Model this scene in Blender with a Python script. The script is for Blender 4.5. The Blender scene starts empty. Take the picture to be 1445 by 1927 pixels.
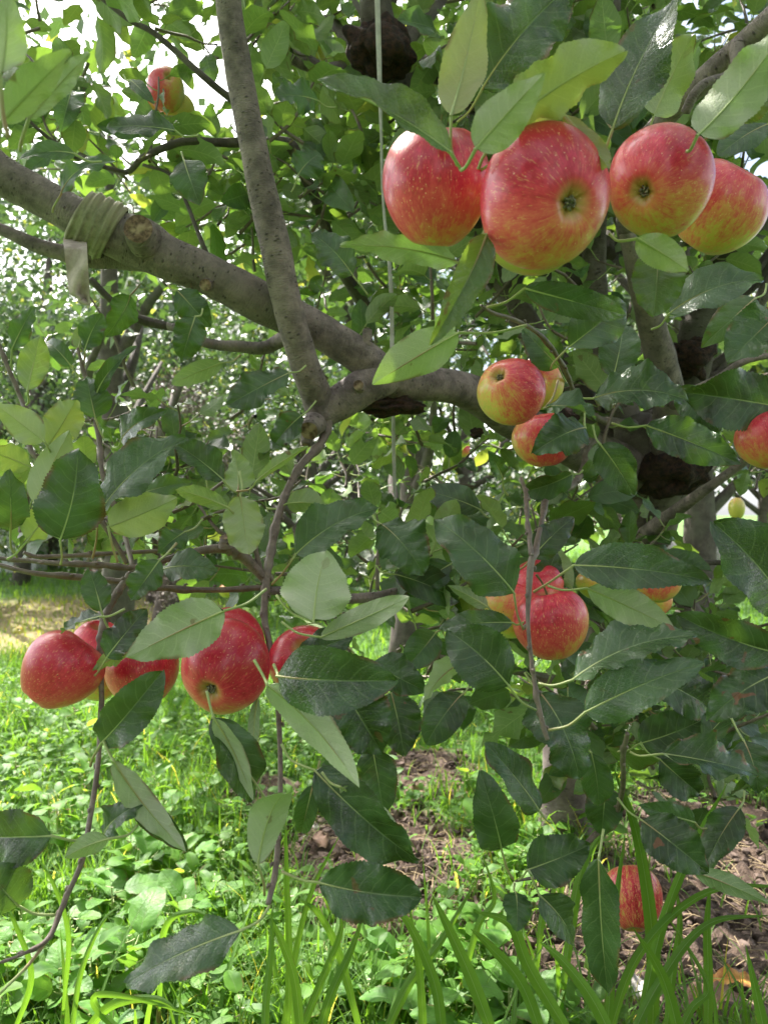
import bpy, math, random
import numpy as np
from mathutils import Vector
# ------------------------------------------------------------------ camera, sky, sun, exposure
F = 1400.0; CX, CY = 722.5, 963.5; CAMH = 0.75
sc = bpy.context.scene
cam_d = bpy.data.cameras.new('camera'); cam = bpy.data.objects.new('camera', cam_d)
sc.collection.objects.link(cam); sc.camera = cam
cam.location = (0, 0, CAMH); cam.rotation_euler = (math.radians(90), 0, 0)
cam_d.sensor_fit = 'VERTICAL'; cam_d.sensor_height = 36; cam_d.lens = F / 1927 * 36
cam_d.clip_start = 0.02; cam_d.clip_end = 500
cam_d.dof.use_dof = True; cam_d.dof.focus_distance = 0.72; cam_d.dof.aperture_fstop = 11
SUN_DIR = Vector((-0.50, 0.62, 1.05)).normalized()          # towards the sun
elev = math.asin(SUN_DIR.z); az = math.atan2(SUN_DIR.x, SUN_DIR.y)
w = bpy.data.worlds.new('World'); sc.world = w; w.use_nodes = True
nt = w.node_tree; nt.nodes.clear()
sky = nt.nodes.new('ShaderNodeTexSky'); sky.sky_type = 'NISHITA'; sky.sun_disc = False
sky.sun_elevation = elev; sky.sun_rotation = az; sky.air_density = 1.0; sky.dust_density = 4.0; sky.ozone_density = 1.0
bg = nt.nodes.new('ShaderNodeBackground'); bg.inputs['Strength'].default_value = 0.11
wo = nt.nodes.new('ShaderNodeOutputWorld')
# broken white cloud over the blue, patches brightened to put highlights on leaves
tc_ = nt.nodes.new('ShaderNodeTexCoord'); cn = nt.nodes.new('ShaderNodeTexNoise'); cn.inputs['Scale'].default_value = 2.6; cn.inputs['Detail'].default_value = 6
cr_ = nt.nodes.new('ShaderNodeMapRange'); cr_.inputs[1].default_value = .45; cr_.inputs[2].default_value = .56; cr_.interpolation_type = 'SMOOTHSTEP'
bw = nt.nodes.new('ShaderNodeRGBToBW'); cm_ = nt.nodes.new('ShaderNodeMath'); cm_.operation = 'MULTIPLY_ADD'; cm_.inputs[1].default_value = 2.3; cm_.inputs[2].default_value = 1.2
mxs = nt.nodes.new('ShaderNodeMix'); mxs.data_type = 'RGBA'; cc_ = nt.nodes.new('ShaderNodeCombineXYZ')
nt.links.new(tc_.outputs['Generated'], cn.inputs['Vector']); nt.links.new(cn.outputs[0], cr_.inputs[0]); nt.links.new(cr_.outputs[0], mxs.inputs[0])
nt.links.new(sky.outputs[0], bw.inputs[0]); nt.links.new(bw.outputs[0], cm_.inputs[0])
for i_ in range(3): nt.links.new(cm_.outputs[0], cc_.inputs[i_])
nt.links.new(sky.outputs[0], mxs.inputs[6]); nt.links.new(cc_.outputs[0], mxs.inputs[7]); nt.links.new(mxs.outputs[2], bg.inputs[0]); nt.links.new(bg.outputs[0], wo.inputs[0])
sl = bpy.data.lights.new('sun', 'SUN'); sl.energy = 5.0; sl.angle = math.radians(0.6); sl.color = (1.0, 0.95, 0.86)
so = bpy.data.objects.new('sun', sl); sc.collection.objects.link(so)
so.rotation_euler = SUN_DIR.to_track_quat('Z', 'Y').to_euler(); so.location = (-3, 4, 8)
sc.view_settings.view_transform = 'Standard'; sc.view_settings.look = 'None'
sc.view_settings.exposure = 1.62; sc.view_settings.gamma = 1.0
sc.cycles.max_bounces = 8; sc.cycles.transmission_bounces = 6; sc.cycles.diffuse_bounces = 4

rng = np.random.default_rng(7); random.seed(7)
COL = sc.collection

def P(px, py, d):
    return np.array([d * (px - CX) / F, d, CAMH - d * (py - CY) / F])
def nrm(v):
    v = np.asarray(v, float); return v / (np.linalg.norm(v) + 1e-12)

# ------------------------------------------------------------------ mesh builder
class MB:
    def __init__(s): s.v = []; s.q = []; s.t = []; s.uv = []; s.c = []; s.qm = []; s.tm = []; s.n = 0; s.a = []
    def add(s, v, q=None, t=None, uv=None, tint=(0.5, 0.5, 0.5), mat=0, apos=None, blush=None):
        v = np.asarray(v, float); n = len(v)
        s.v.append(v); s.uv.append(np.zeros((n, 2)) if uv is None else uv)
        tt = np.asarray(tint, float)
        s.c.append(np.tile(tt, (n, 1)) if tt.ndim == 1 else tt)
        a = np.zeros((n, 4))
        if apos is not None: a[:, :3] = apos
        if blush is not None: a[:, 3] = blush
        s.a.append(a)
        if q is not None and len(q): s.q.append(np.asarray(q) + s.n); s.qm.append(np.full(len(q), mat))
        if t is not None and len(t): s.t.append(np.asarray(t) + s.n); s.tm.append(np.full(len(t), mat))
        s.n += n
    def build(s, name, mats, parent=None, origin=None, smooth=True, apple=False):
        v = np.concatenate(s.v)
        po = np.array(parent.matrix_world.translation) if parent is not None else np.zeros(3)
        if parent is not None: po = world_loc(parent)
        o3 = np.array(origin, float) if origin is not None else po
        v = v - o3
        q = np.concatenate(s.q) if s.q else np.zeros((0, 4), int)
        t = np.concatenate(s.t) if s.t else np.zeros((0, 3), int)
        me = bpy.data.meshes.new(name)
        nl = len(q) * 4 + len(t) * 3; npoly = len(q) + len(t)
        me.vertices.add(len(v)); me.vertices.foreach_set('co', v.ravel())
        me.loops.add(nl); li = np.concatenate([q.ravel(), t.ravel()]).astype(np.int32)
        me.loops.foreach_set('vertex_index', li)
        me.polygons.add(npoly)
        ls = np.concatenate([np.arange(len(q)) * 4, len(q) * 4 + np.arange(len(t)) * 3]).astype(np.int32)
        me.polygons.foreach_set('loop_start', ls)
        mi = np.concatenate((s.qm if s.qm else []) + (s.tm if s.tm else [])).astype(np.int32)
        me.polygons.foreach_set('material_index', mi)
        me.polygons.foreach_set('use_smooth', np.full(npoly, smooth))
        uvl = me.uv_layers.new(name='UVMap'); uv = np.concatenate(s.uv)[li]
        uvl.data.foreach_set('uv', uv.ravel())
        ca = me.attributes.new('tint', 'FLOAT_VECTOR', 'POINT'); ca.data.foreach_set('vector', np.concatenate(s.c).ravel())
        if apple:
            A = np.concatenate(s.a)
            x = me.attributes.new('apos', 'FLOAT_VECTOR', 'POINT'); x.data.foreach_set('vector', np.ascontiguousarray(A[:, :3]).ravel())
            x = me.attributes.new('blush', 'FLOAT', 'POINT'); x.data.foreach_set('value', np.ascontiguousarray(A[:, 3]))
        me.update(); me.validate()
        for m in (mats if isinstance(mats, (list, tuple)) else [mats]): me.materials.append(m)
        ob = bpy.data.objects.new(name, me); COL.objects.link(ob)
        if parent is not None: ob.parent = parent
        ob.location = o3 - po
        return ob
def world_loc(o):
    l = np.zeros(3)
    while o is not None: l += np.array(o.location); o = o.parent
    return l
def tag(o, label=None, cat=None, group=None, kind=None):
    if label: o['label'] = label
    if cat: o['category'] = cat
    if group: o['group'] = group
    if kind: o['kind'] = kind
    return o
def empty(name, loc, label=None, cat=None, group=None):
    e = bpy.data.objects.new(name, None); COL.objects.link(e); e.location = loc; e.empty_display_size = .02
    return tag(e, label, cat, group)

# ------------------------------------------------------------------ materials
class NT:
    def __init__(s, name):
        s.m = bpy.data.materials.new(name); s.m.use_nodes = True; s.t = s.m.node_tree; s.t.nodes.clear()
        s.out = s.n('ShaderNodeOutputMaterial')
    def n(s, ty, **k):
        x = s.t.nodes.new(ty)
        for a, b in k.items(): setattr(x, a, b)
        return x
    def l(s, a, b): s.t.links.new(a, b)
    def setin(s, sock, v):
        if isinstance(v, bpy.types.NodeSocket): s.l(v, sock)
        else: sock.default_value = v
    def math(s, op, a, b=0.0, c=0.0, clamp=False):
        x = s.n('ShaderNodeMath', operation=op); x.use_clamp = clamp
        s.setin(x.inputs[0], a); s.setin(x.inputs[1], b); s.setin(x.inputs[2], c); return x.outputs[0]
    def mix(s, f, a, b, bt='MIX'):
        x = s.n('ShaderNodeMix', data_type='RGBA', blend_type=bt); s.setin(x.inputs[0], f)
        for i, v in ((6, a), (7, b)):
            if isinstance(v, tuple) and len(v) == 3: v = v + (1,)
            s.setin(x.inputs[i], v)
        return x.outputs[2]
    def ramp(s, f, stops, interp='LINEAR'):
        x = s.n('ShaderNodeValToRGB'); x.color_ramp.interpolation = interp
        e = x.color_ramp.elements
        while len(e) < len(stops): e.new(0.5)
        for i, (p, c) in enumerate(stops):
            e[i].position = p; e[i].color = tuple(c) + (1,) if len(c) == 3 else c
        s.setin(x.inputs[0], f); return x.outputs[0]
    def attr(s, name): return s.n('ShaderNodeAttribute', attribute_name=name)
    def sep(s, v):
        x = s.n('ShaderNodeSeparateXYZ'); s.l(v, x.inputs[0]); return x.outputs
    def comb(s, x, y, z):
        c = s.n('ShaderNodeCombineXYZ')
        for i, v in enumerate((x, y, z)): s.setin(c.inputs[i], v)
        return c.outputs[0]
    def noise(s, vec, scale, detail=3, rough=.5, dist=0.0):
        x = s.n('ShaderNodeTexNoise'); s.l(vec, x.inputs['Vector'])
        x.inputs['Scale'].default_value = scale; x.inputs['Detail'].default_value = detail
        x.inputs['Roughness'].default_value = rough; x.inputs['Distortion'].default_value = dist; return x.outputs[0]
    def voro(s, vec, scale, feature='F1', rnd=1.0):
        x = s.n('ShaderNodeTexVoronoi', feature=feature); s.l(vec, x.inputs['Vector'])
        x.inputs['Scale'].default_value = scale; x.inputs['Randomness'].default_value = rnd; return x.outputs
    def smooth(s, v, a, b):
        x = s.n('ShaderNodeMapRange', interpolation_type='SMOOTHSTEP'); s.setin(x.inputs[0], v)
        x.inputs[1].default_value = a; x.inputs[2].default_value = b; return x.outputs[0]
    def bump(s, h, strength, dist):
        x = s.n('ShaderNodeBump'); x.inputs['Strength'].default_value = strength; x.inputs['Distance'].default_value = dist
        s.l(h, x.inputs['Height']); return x.outputs[0]
    def bsdf(s, **k):
        x = s.n('ShaderNodeBsdfPrincipled')
        for a, b in k.items():
            a = a.replace('_', ' ')
            if isinstance(b, tuple) and len(b) == 3: b = b + (1,)
            s.setin(x.inputs[a], b)
        return x
    def finish(s, sh): s.l(sh, s.out.inputs[0]); return s.m

def leaf_mat(name, top_a, top_b, under, trans, tw=0.35, rough=0.36, veins=True, yw=.55, spec=.55, ribs=0):
    N = NT(name)
    tint = N.sep(N.attr('tint').outputs['Vector']); geo = N.n('ShaderNodeNewGeometry')
    pos = N.n('ShaderNodeTexCoord').outputs['Object']
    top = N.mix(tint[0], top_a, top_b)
    big = N.noise(geo.outputs['Position'], 38, 3)
    top = N.mix(N.smooth(big, .35, .72), top, tuple(c * 1.55 for c in top_b))
    uv = N.sep(N.n('ShaderNodeUVMap').outputs[0])
    s_ = N.math('ABSOLUTE', N.math('MULTIPLY_ADD', uv[0], 2.0, -1.0)); t_ = uv[1]
    mid = N.math('SUBTRACT', 1.0, N.smooth(s_, .012, .05))
    if veins:
        wob = N.math('MULTIPLY_ADD', N.noise(geo.outputs['Position'], 90, 1), .05, 0)
        ph = N.math('ADD', N.math('SUBTRACT', t_, N.math('MULTIPLY', N.math('POWER', s_, 1.25), .17)), wob)
        fr = N.math('ABSOLUTE', N.math('SUBTRACT', N.math('FRACT', N.math('MULTIPLY', ph, 8.0)), .5))
        lat = N.math('SUBTRACT', 1.0, N.smooth(fr, .0, .085))
        lat = N.math('MULTIPLY', lat, N.math('SUBTRACT', 1.0, N.smooth(s_, .55, 1.0)))
        fine = N.math('SUBTRACT', 1.0, N.smooth(N.voro(geo.outputs['Position'], 420, 'DISTANCE_TO_EDGE')[0], 0, .12))
        vm = N.math('MAXIMUM', mid, N.math('MULTIPLY', lat, .55))
        vmu = N.math('MAXIMUM', N.math('MAXIMUM', mid, N.math('MULTIPLY', lat, .8)), N.math('MULTIPLY', fine, .18))
        pill = N.math('SUBTRACT', 1.0, N.math('MULTIPLY', N.math('MULTIPLY', fr, 2.0), 1.0))
        h = N.math('ADD', N.math('MULTIPLY', pill, -.28), N.math('MULTIPLY', N.noise(geo.outputs['Position'], 230, 3), .8))
        h = N.math('SUBTRACT', h, N.math('MULTIPLY', mid, .7))
        h = N.math('SUBTRACT', h, N.math('MULTIPLY', fine, .22))
        nm = N.bump(h, .6, .0012)
    else:
        vm = vmu = mid; nm = None
    top = N.mix(N.math('MULTIPLY', vm, .5), top, (.20, .28, .11))
    # yellowing and brown blemishes of the leaf itself
    sp = N.noise(geo.outputs['Position'], 55, 2)
    spot = N.math('MULTIPLY', N.smooth(sp, .665, .70), N.smooth(tint[2], .25, .8))
    edge = N.math('MULTIPLY', N.math('MULTIPLY', N.smooth(s_, .78, 1.0), N.smooth(N.noise(geo.outputs['Position'], 26, 3), .56, .64)), .75)
    spot = N.math('MAXIMUM', spot, edge)
    if ribs:
        rb = N.math('MULTIPLY_ADD', N.math('SINE', N.math('MULTIPLY', uv[0], ribs)), .5, .5)
        top = N.mix(N.math('MULTIPLY', rb, .35), top, tuple(c * .55 for c in top_a)); nm = N.bump(rb, .5, .0006)
    und = N.mix(tint[0], under, tuple(c * .72 for c in under))
    und = N.mix(N.math('MULTIPLY', vmu, .55), und, (.56, .60, .38))
    base = N.mix(geo.outputs['Backfacing'], top, und)
    yel = N.mix(N.math('MULTIPLY', tint[1], .7), base, (.16, .27, .04))
    base = N.mix(spot, yel, (.16, .07, .03))
    rgh = N.mix(geo.outputs['Backfacing'], (rough,) * 3, (.65,) * 3)
    p = N.bsdf(Base_Color=base, Roughness=rgh)
    p.inputs['Specular IOR Level'].default_value = spec
    if nm: N.l(nm, p.inputs['Normal'])
    tr = N.n('ShaderNodeBsdfTranslucent')
    tc = N.mix(N.math('MULTIPLY', vmu, .35), trans, tuple(c * .55 for c in trans))
    tc = N.mix(spot, N.mix(tint[1], tc, (.75, .62, .08)), (.12, .05, .02)); N.l(tc, tr.inputs[0])
    mx = N.n('ShaderNodeMixShader'); N.l(N.math('MULTIPLY_ADD', tint[1], yw, tw, clamp=True), mx.inputs[0])
    N.l(p.outputs[0], mx.inputs[1]); N.l(tr.outputs[0], mx.inputs[2])
    return N.finish(mx.outputs[0])

M = {}
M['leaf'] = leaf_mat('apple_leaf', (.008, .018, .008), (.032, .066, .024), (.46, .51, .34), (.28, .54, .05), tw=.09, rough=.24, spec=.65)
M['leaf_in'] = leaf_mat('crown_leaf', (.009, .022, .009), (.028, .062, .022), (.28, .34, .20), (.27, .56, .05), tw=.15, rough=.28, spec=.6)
M['leaf_far'] = leaf_mat('tree_leaf', (.016, .032, .016), (.042, .075, .030), (.20, .24, .16), (.20, .38, .06), tw=.14, rough=.45, veins=False, spec=.4)
M['weed'] = leaf_mat('weed_leaf', (.04, .125, .02), (.085, .20, .03), (.15, .26, .07), (.34, .66, .06), tw=.28, rough=.45, spec=.35)
M['cover'] = leaf_mat('cover_leaf', (.026, .08, .014), (.07, .155, .022), (.14, .24, .05), (.34, .64, .05), tw=.27, rough=.55, spec=.25, veins=False)
M['grass'] = leaf_mat('grass_blade', (.055, .17, .018), (.13, .29, .028), (.09, .20, .03), (.34, .66, .04), tw=.27, rough=.45, spec=.4, ribs=75, veins=False)

def bark_mat(name, ca, cb, cc, sc_=1.0, bumpd=.0015, rough=.62):
    N = NT(name); uv = N.n('ShaderNodeUVMap').outputs[0]; g = N.n('ShaderNodeTexCoord').outputs['Object']
    s = N.sep(uv)
    vs = N.comb(N.math('MULTIPLY', s[0], 1.0), N.math('MULTIPLY', s[1], 4.0), 0.0)
    n1 = N.noise(g, 34 * sc_, 7, .7); n2 = N.noise(vs, 160 * sc_, 4, .6); n3 = N.noise(g, 9 * sc_, 2)
    v = N.voro(N.comb(s[0], N.math('MULTIPLY', s[1], 1.9), 0.0), 95 * sc_)
    len_ = N.math('SUBTRACT', 1.0, N.smooth(v[0], .10, .26))
    pick = N.smooth(N.sep(v[1])[0], .35, .4)
    len_ = N.math('MULTIPLY', len_, pick)
    base = N.mix(N.smooth(n1, .32, .68), ca, cb)
    base = N.mix(N.math('MULTIPLY', N.smooth(n3, .5, .75), .6), base, cc)
    base = N.mix(N.math('MULTIPLY', N.smooth(n2, .5, .75), .35), base, tuple(x * .55 for x in ca))
    base = N.mix(N.math('MULTIPLY', len_, .7), base, tuple(x * .5 for x in ca))
    h = N.math('ADD', N.math('MULTIPLY', n2, .8), N.math('ADD', N.math('MULTIPLY', len_, .7), N.math('MULTIPLY', n1, .8)))
    p = N.bsdf(Base_Color=base, Roughness=rough); N.l(N.bump(h, .9, bumpd), p.inputs['Normal'])
    return N.finish(p.outputs[0])
M['bark'] = bark_mat('bark', (.105, .080, .078), (.32, .25, .24), (.22, .185, .16), 1.0, .0048, .75)
M['bark_twig'] = bark_mat('twig_bark', (.105, .075, .062), (.21, .155, .13), (.26, .22, .19), 2.5, .0005, .5)
M['bark_dark'] = bark_mat('old_bark', (.06, .045, .04), (.13, .105, .09), (.12, .12, .09), .8, .004, .8)
M['bark_trunk'] = bark_mat('trunk_bark', (.09, .068, .062), (.21, .17, .155), (.20, .20, .15), .6, .005, .8)

def noisy(name, ca, cb, scale, rough=.8, bumpd=.002, cc=None):
    N = NT(name); g = N.n('ShaderNodeTexCoord').outputs['Object']
    n1 = N.noise(g, scale, 6, .65); n2 = N.noise(g, scale * .3, 3)
    c = N.mix(N.smooth(n1, .35, .65), ca, cb)
    if cc: c = N.mix(N.smooth(n2, .52, .66), c, cc)
    p = N.bsdf(Base_Color=c, Roughness=rough); N.l(N.bump(n1, .9, bumpd), p.inputs['Normal'])
    return N.finish(p.outputs[0])
M['canker'] = noisy('canker', (.010, .006, .005), (.055, .024, .016), 130, .95, .006)
M['wood'] = noisy('cut_wood', (.07, .04, .025), (.22, .14, .09), 180, .85, .002, (.34, .25, .16))
M['petiole'] = noisy('petiole', (.30, .38, .14), (.36, .40, .17), 60, .5, .0003, (.34, .22, .12))
M['stem'] = noisy('apple_stem', (.10, .07, .03), (.20, .17, .07), 200, .7, .0004)
M['calyx'] = noisy('calyx', (.08, .06, .04), (.38, .36, .28), 900, .9, .0005)
M['cloth'] = noisy('cloth', (.22, .20, .14), (.34, .31, .23), 90, .95, .001, (.30, .27, .18))
M['cloth_end'] = noisy('cloth_end', (.36, .29, .27), (.50, .41, .38), 80, .95, .001, (.32, .27, .22))
M['strap'] = noisy('strap', (.38, .36, .33), (.52, .50, .46), 60, .7, .0005)
M['soil'] = None
M['stone'] = noisy('stone', (.35, .32, .30), (.52, .49, .46), 8, .9, .02)
M['dry'] = noisy('dry_leaf', (.35, .13, .03), (.62, .33, .07), 60, .6, .001, (.22, .09, .04))
M['dry_b'] = noisy('dry_leaf_brown', (.12, .07, .05), (.26, .16, .11), 60, .8, .001)
M['wall'] = noisy('plaster', (.55, .54, .53), (.66, .65, .64), 3, .9, .01)
M['roof'] = noisy('roof', (.16, .15, .15), (.24, .22, .21), 4, .8, .01)
M['glass'] = noisy('window_pane', (.04, .05, .06), (.06, .07, .08), 3, .15, .001)
M['twiggy'] = noisy('brown_foliage', (.10, .075, .06), (.24, .19, .16), 9, .7, .001, (.34, .30, .27))
M['deadgrass'] = noisy('dead_grass', (.22, .16, .09), (.40, .31, .18), 12, .9, .001)

def apple_mat():
    N = NT('apple_skin'); ap = N.attr('apos').outputs['Vector']; bl = N.attr('blush').outputs['Fac']
    x, y, z = N.sep(ap)[:3]
    r = N.math('SQRT', N.math('ADD', N.math('MULTIPLY', x, x), N.math('MULTIPLY', y, y)))
    ri = N.math('DIVIDE', 1.0, N.math('MAXIMUM', r, .03))
    cx = N.math('MULTIPLY', x, ri); cy = N.math('MULTIPLY', y, ri)
    seed = N.math('MULTIPLY', N.sep(N.attr('tint').outputs['Vector'])[0], 37.0)
    def sv(k, kz): return N.comb(N.math('ADD', N.math('MULTIPLY', cx, k), seed), N.math('MULTIPLY', cy, k), N.math('MULTIPLY', z, kz))
    n1 = N.noise(sv(6, 2.2), 1.0, 5, .7, .5); n2 = N.noise(sv(20, 6), 1.0, 4, .65, .6)
    off = N.comb(N.math('ADD', x, seed), y, z)
    n3 = N.noise(off, 2.2, 3); n4 = N.noise(off, 9, 5, .7)
    sk = N.math('MULTIPLY_ADD', N.sep(N.attr('tint').outputs['Vector'])[1], 1.0, 0.0)
    st = N.math('ADD', N.math('MULTIPLY_ADD', n1, .9, -.45), N.math('MULTIPLY_ADD', n2, .7, -.35))
    st = N.math('ADD', N.math('MULTIPLY', st, sk), N.math('MULTIPLY_ADD', n4, .6, -.3))
    v = N.math('ADD', N.math('ADD', bl, st), N.math('MULTIPLY_ADD', n3, .5, -.25))
    c = N.ramp(v, [(0.0, (.50, .47, .08)), (.20, (.66, .48, .10)), (.38, (.74, .27, .10)), (.56, (.74, .10, .10)), (.78, (.68, .032, .075)), (1.0, (.48, .010, .035))])
    # green ground colour in the two basins
    under = N.smooth(z, -.45, -.75); basin = N.math('SUBTRACT', 1.0, N.smooth(r, .10, .36))
    gm = N.math('MULTIPLY', basin, .85)
    gm = N.math('MULTIPLY', gm, N.math('MULTIPLY_ADD', n1, .6, .6), clamp=True)
    fl = N.math('MULTIPLY', N.smooth(N.noise(sv(34, 11), 1.0, 3, .6), .57, .68), N.math('MULTIPLY_ADD', sk, .5, .12))
    c = N.mix(fl, c, (.84, .50, .20))
    c = N.mix(gm, c, (.36, .33, .08))
    # pale lenticels
    vo = N.voro(off, 13.0, rnd=.85); sz = N.math('MULTIPLY_ADD', N.sep(vo[1])[1], .12, .03)
    dot = N.math('SUBTRACT', 1.0, N.smooth(N.math('SUBTRACT', vo[0], sz), 0.0, .05))
    dot = N.math('MULTIPLY', dot, N.smooth(N.sep(vo[1])[0], .25, .3))
    c = N.mix(N.math('MULTIPLY', dot, .6), c, (.90, .55, .36))
    blem = N.math('MULTIPLY', N.math('SUBTRACT', 1.0, N.smooth(N.voro(off, 1.7)[0], .018, .03)), 1.0)
    c = N.mix(N.math('MULTIPLY', blem, .9), c, (.04, .02, .01))
    h = N.math('ADD', N.math('MULTIPLY', N.noise(off, 22, 3), .6), N.math('MULTIPLY', dot, .3))
    rgh = N.math('MULTIPLY_ADD', n3, .18, .24)
    p = N.bsdf(Base_Color=c, Roughness=rgh)
    p.inputs['Subsurface Weight'].default_value = .06; p.inputs['Subsurface Radius'].default_value = (1, .4, .2); p.inputs['Subsurface Scale'].default_value = .004
    p.inputs['Coat Weight'].default_value = .25; p.inputs['Coat Roughness'].default_value = .12
    N.l(N.bump(h, .35, .0006), p.inputs['Normal'])
    return N.finish(p.outputs[0])
M['apple'] = apple_mat()

def soil_cover(x, y):      # 1 = bare soil, 0 = lawn (also used in the ground material)
    def blob(cx, cy, rx, ry):
        d = ((x - cx) / rx) ** 2 + ((y - cy) / ry) ** 2
        return np.clip(1.35 - d, 0, 1)
    return np.clip(np.maximum.reduce([blob(-.02, 1.60, .25, .34), blob(.66, 1.28, .55, .30), blob(.85, 1.7, .45, .3), blob(.14, 2.15, .16, .24), blob(-.32, 1.95, .10, .12)]), 0, 1)
def ground_h(x, y):
    return (.012 * np.sin(x * 5.1 + 1) * np.cos(y * 4.3) + .007 * np.sin(x * 13 + y * 9) + .006 * np.cos(y * 17 - x * 11))

def ground_mat():
    N = NT('ground'); g = N.n('ShaderNodeNewGeometry').outputs['Position']
    so_ = N.sep(N.attr('tint').outputs['Vector'])
    n1 = N.noise(g, 60, 6, .7); n2 = N.noise(g, 14, 4, .6); n3 = N.noise(g, 1.1, 3)
    soil = N.mix(N.smooth(n1, .3, .7), (.055, .035, .026), (.17, .115, .085))
    soil = N.mix(N.smooth(n2, .5, .7), soil, (.22, .155, .12))
    lawn = N.mix(N.smooth(n2, .3, .7), (.05, .13, .02), (.12, .24, .04))
    dry = N.mix(N.smooth(n1, .3, .7), (.28, .22, .10), (.40, .31, .17))
    lawn = N.mix(N.math('MULTIPLY', so_[1], .9), lawn, dry)
    f = N.smooth(N.math('ADD', so_[0], N.math('MULTIPLY_ADD', n2, .5, -.25)), .3, .6)
    c = N.mix(f, lawn, soil)
    p = N.bsdf(Base_Color=c, Roughness=.95)
    h = N.math('ADD', n1, n2); N.l(N.bump(h, 1.0, .02), p.inputs['Normal'])
    return N.finish(p.outputs[0])
M['ground'] = ground_mat()

# ------------------------------------------------------------------ ground
def dry_cover(x, y):
    d = ((x + 2.4) / 1.3) ** 2 + ((y - 5.2) / 1.5) ** 2
    return np.clip(1.4 - d, 0, 1)
def build_ground():
    xs = np.concatenate([[-90, -40, -20, -12, -8, -6, -5], np.linspace(-4, 4, 260), [5, 6, 8, 12, 20, 40, 90]])
    ys = np.concatenate([[-60, -20, -8, -3, -1], np.linspace(0, 3.5, 190), np.linspace(3.6, 9, 60), [10, 12, 15, 20, 30, 50, 100, 160]])
    X, Y = np.meshgrid(xs, ys); near = np.exp(-(np.maximum(0, np.hypot(X, Y) - 4)) / 2)
    so_ = soil_cover(X, Y)
    fine = .010 * rng.standard_normal(X.shape) * so_
    Z = ground_h(X, Y) * near + fine * near
    v = np.stack([X, Y, Z], -1).reshape(-1, 3); nx = len(xs); ny = len(ys)
    i = np.arange(ny - 1)[:, None] * nx + np.arange(nx - 1)[None]
    q = np.stack([i, i + 1, i + nx + 1, i + nx], -1).reshape(-1, 4)
    c = np.stack([so_, dry_cover(X, Y), so_ * 0], -1).reshape(-1, 3)
    m = MB(); m.add(v, q, tint=c); o = m.build('ground', M['ground']); o['kind'] = 'structure'
build_ground()

# ------------------------------------------------------------------ shapes
def catmull(pts, k=6):
    pts = np.asarray(pts, float); n = len(pts)
    if n < 3: 
        t = np.linspace(0, 1, k + 1)[:, None]; return pts[0] * (1 - t) + pts[-1] * t
    ext = np.vstack([2 * pts[0] - pts[1], pts, 2 * pts[-1] - pts[-2]]); out = []
    for i in range(n - 1):
        p0, p1, p2, p3 = ext[i:i + 4]
        for t in np.linspace(0, 1, k, endpoint=False):
            out.append(.5 * ((2 * p1) + (-p0 + p2) * t + (2 * p0 - 5 * p1 + 4 * p2 - p3) * t * t + (-p0 + 3 * p1 - 3 * p2 + p3) * t ** 3))
    out.append(pts[-1]); return np.array(out)
def tube(mb, pts, rad, seg=16, k=6, rough=0.0, mat=0, cap=True, tint=(.5, .5, .5), seed=0):
    A = catmull(np.hstack([np.asarray(pts, float), np.asarray(rad, float)[:, None]]), k)
    C = A[:, :3]; R = np.abs(A[:, 3]); n = len(C)
    T = np.gradient(C, axis=0); T /= np.linalg.norm(T, axis=1)[:, None] + 1e-12
    u = nrm(np.cross(T[0], (.31, .2, .93))); V = []
    th = np.linspace(0, 2 * np.pi, seg + 1); s = 0
    L = np.concatenate([[0], np.cumsum(np.linalg.norm(np.diff(C, axis=0), axis=1))])
    uv = []
    for i in range(n):
        u = nrm(u - T[i] * np.dot(u, T[i])); b = np.cross(T[i], u)
        rr = R[i] * np.ones(seg + 1)
        if rough:
            l = L[i]
            rr = rr * (1 + rough * (np.sin(2 * th + l * 37 + seed) * .5 + np.sin(3 * th - l * 61 + 2 * seed) * .35 + np.sin(th + l * 113 + seed) * .4 + np.sin(5 * th + l * 190) * .22))
            rr[-1] = rr[0]
        V.append(C[i] + (np.cos(th)[:, None] * u + np.sin(th)[:, None] * b) * rr[:, None])
        uv.append(np.stack([th * R.mean(), np.full(seg + 1, L[i])], -1))
    V = np.concatenate(V); uv = np.concatenate(uv)
    i = np.arange(n - 1)[:, None] * (seg + 1) + np.arange(seg)[None]
    q = np.stack([i, i + 1, i + seg + 2, i + seg + 1], -1).reshape(-1, 4)
    t = []
    if cap:
        V = np.vstack([V, C[0] - T[0] * R[0] * .15, C[-1] + T[-1] * R[-1] * .3]); a = len(V) - 2
        uv = np.vstack([uv, [0, 0], [0, L[-1]]]); j = np.arange(seg)
        t = np.concatenate([np.stack([j + 1, j, np.full(seg, a)], -1), np.stack([(n - 1) * (seg + 1) + j, (n - 1) * (seg + 1) + j + 1, np.full(seg, a + 1)], -1)])
    mb.add(V, q, t, uv, tint, mat)

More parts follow.
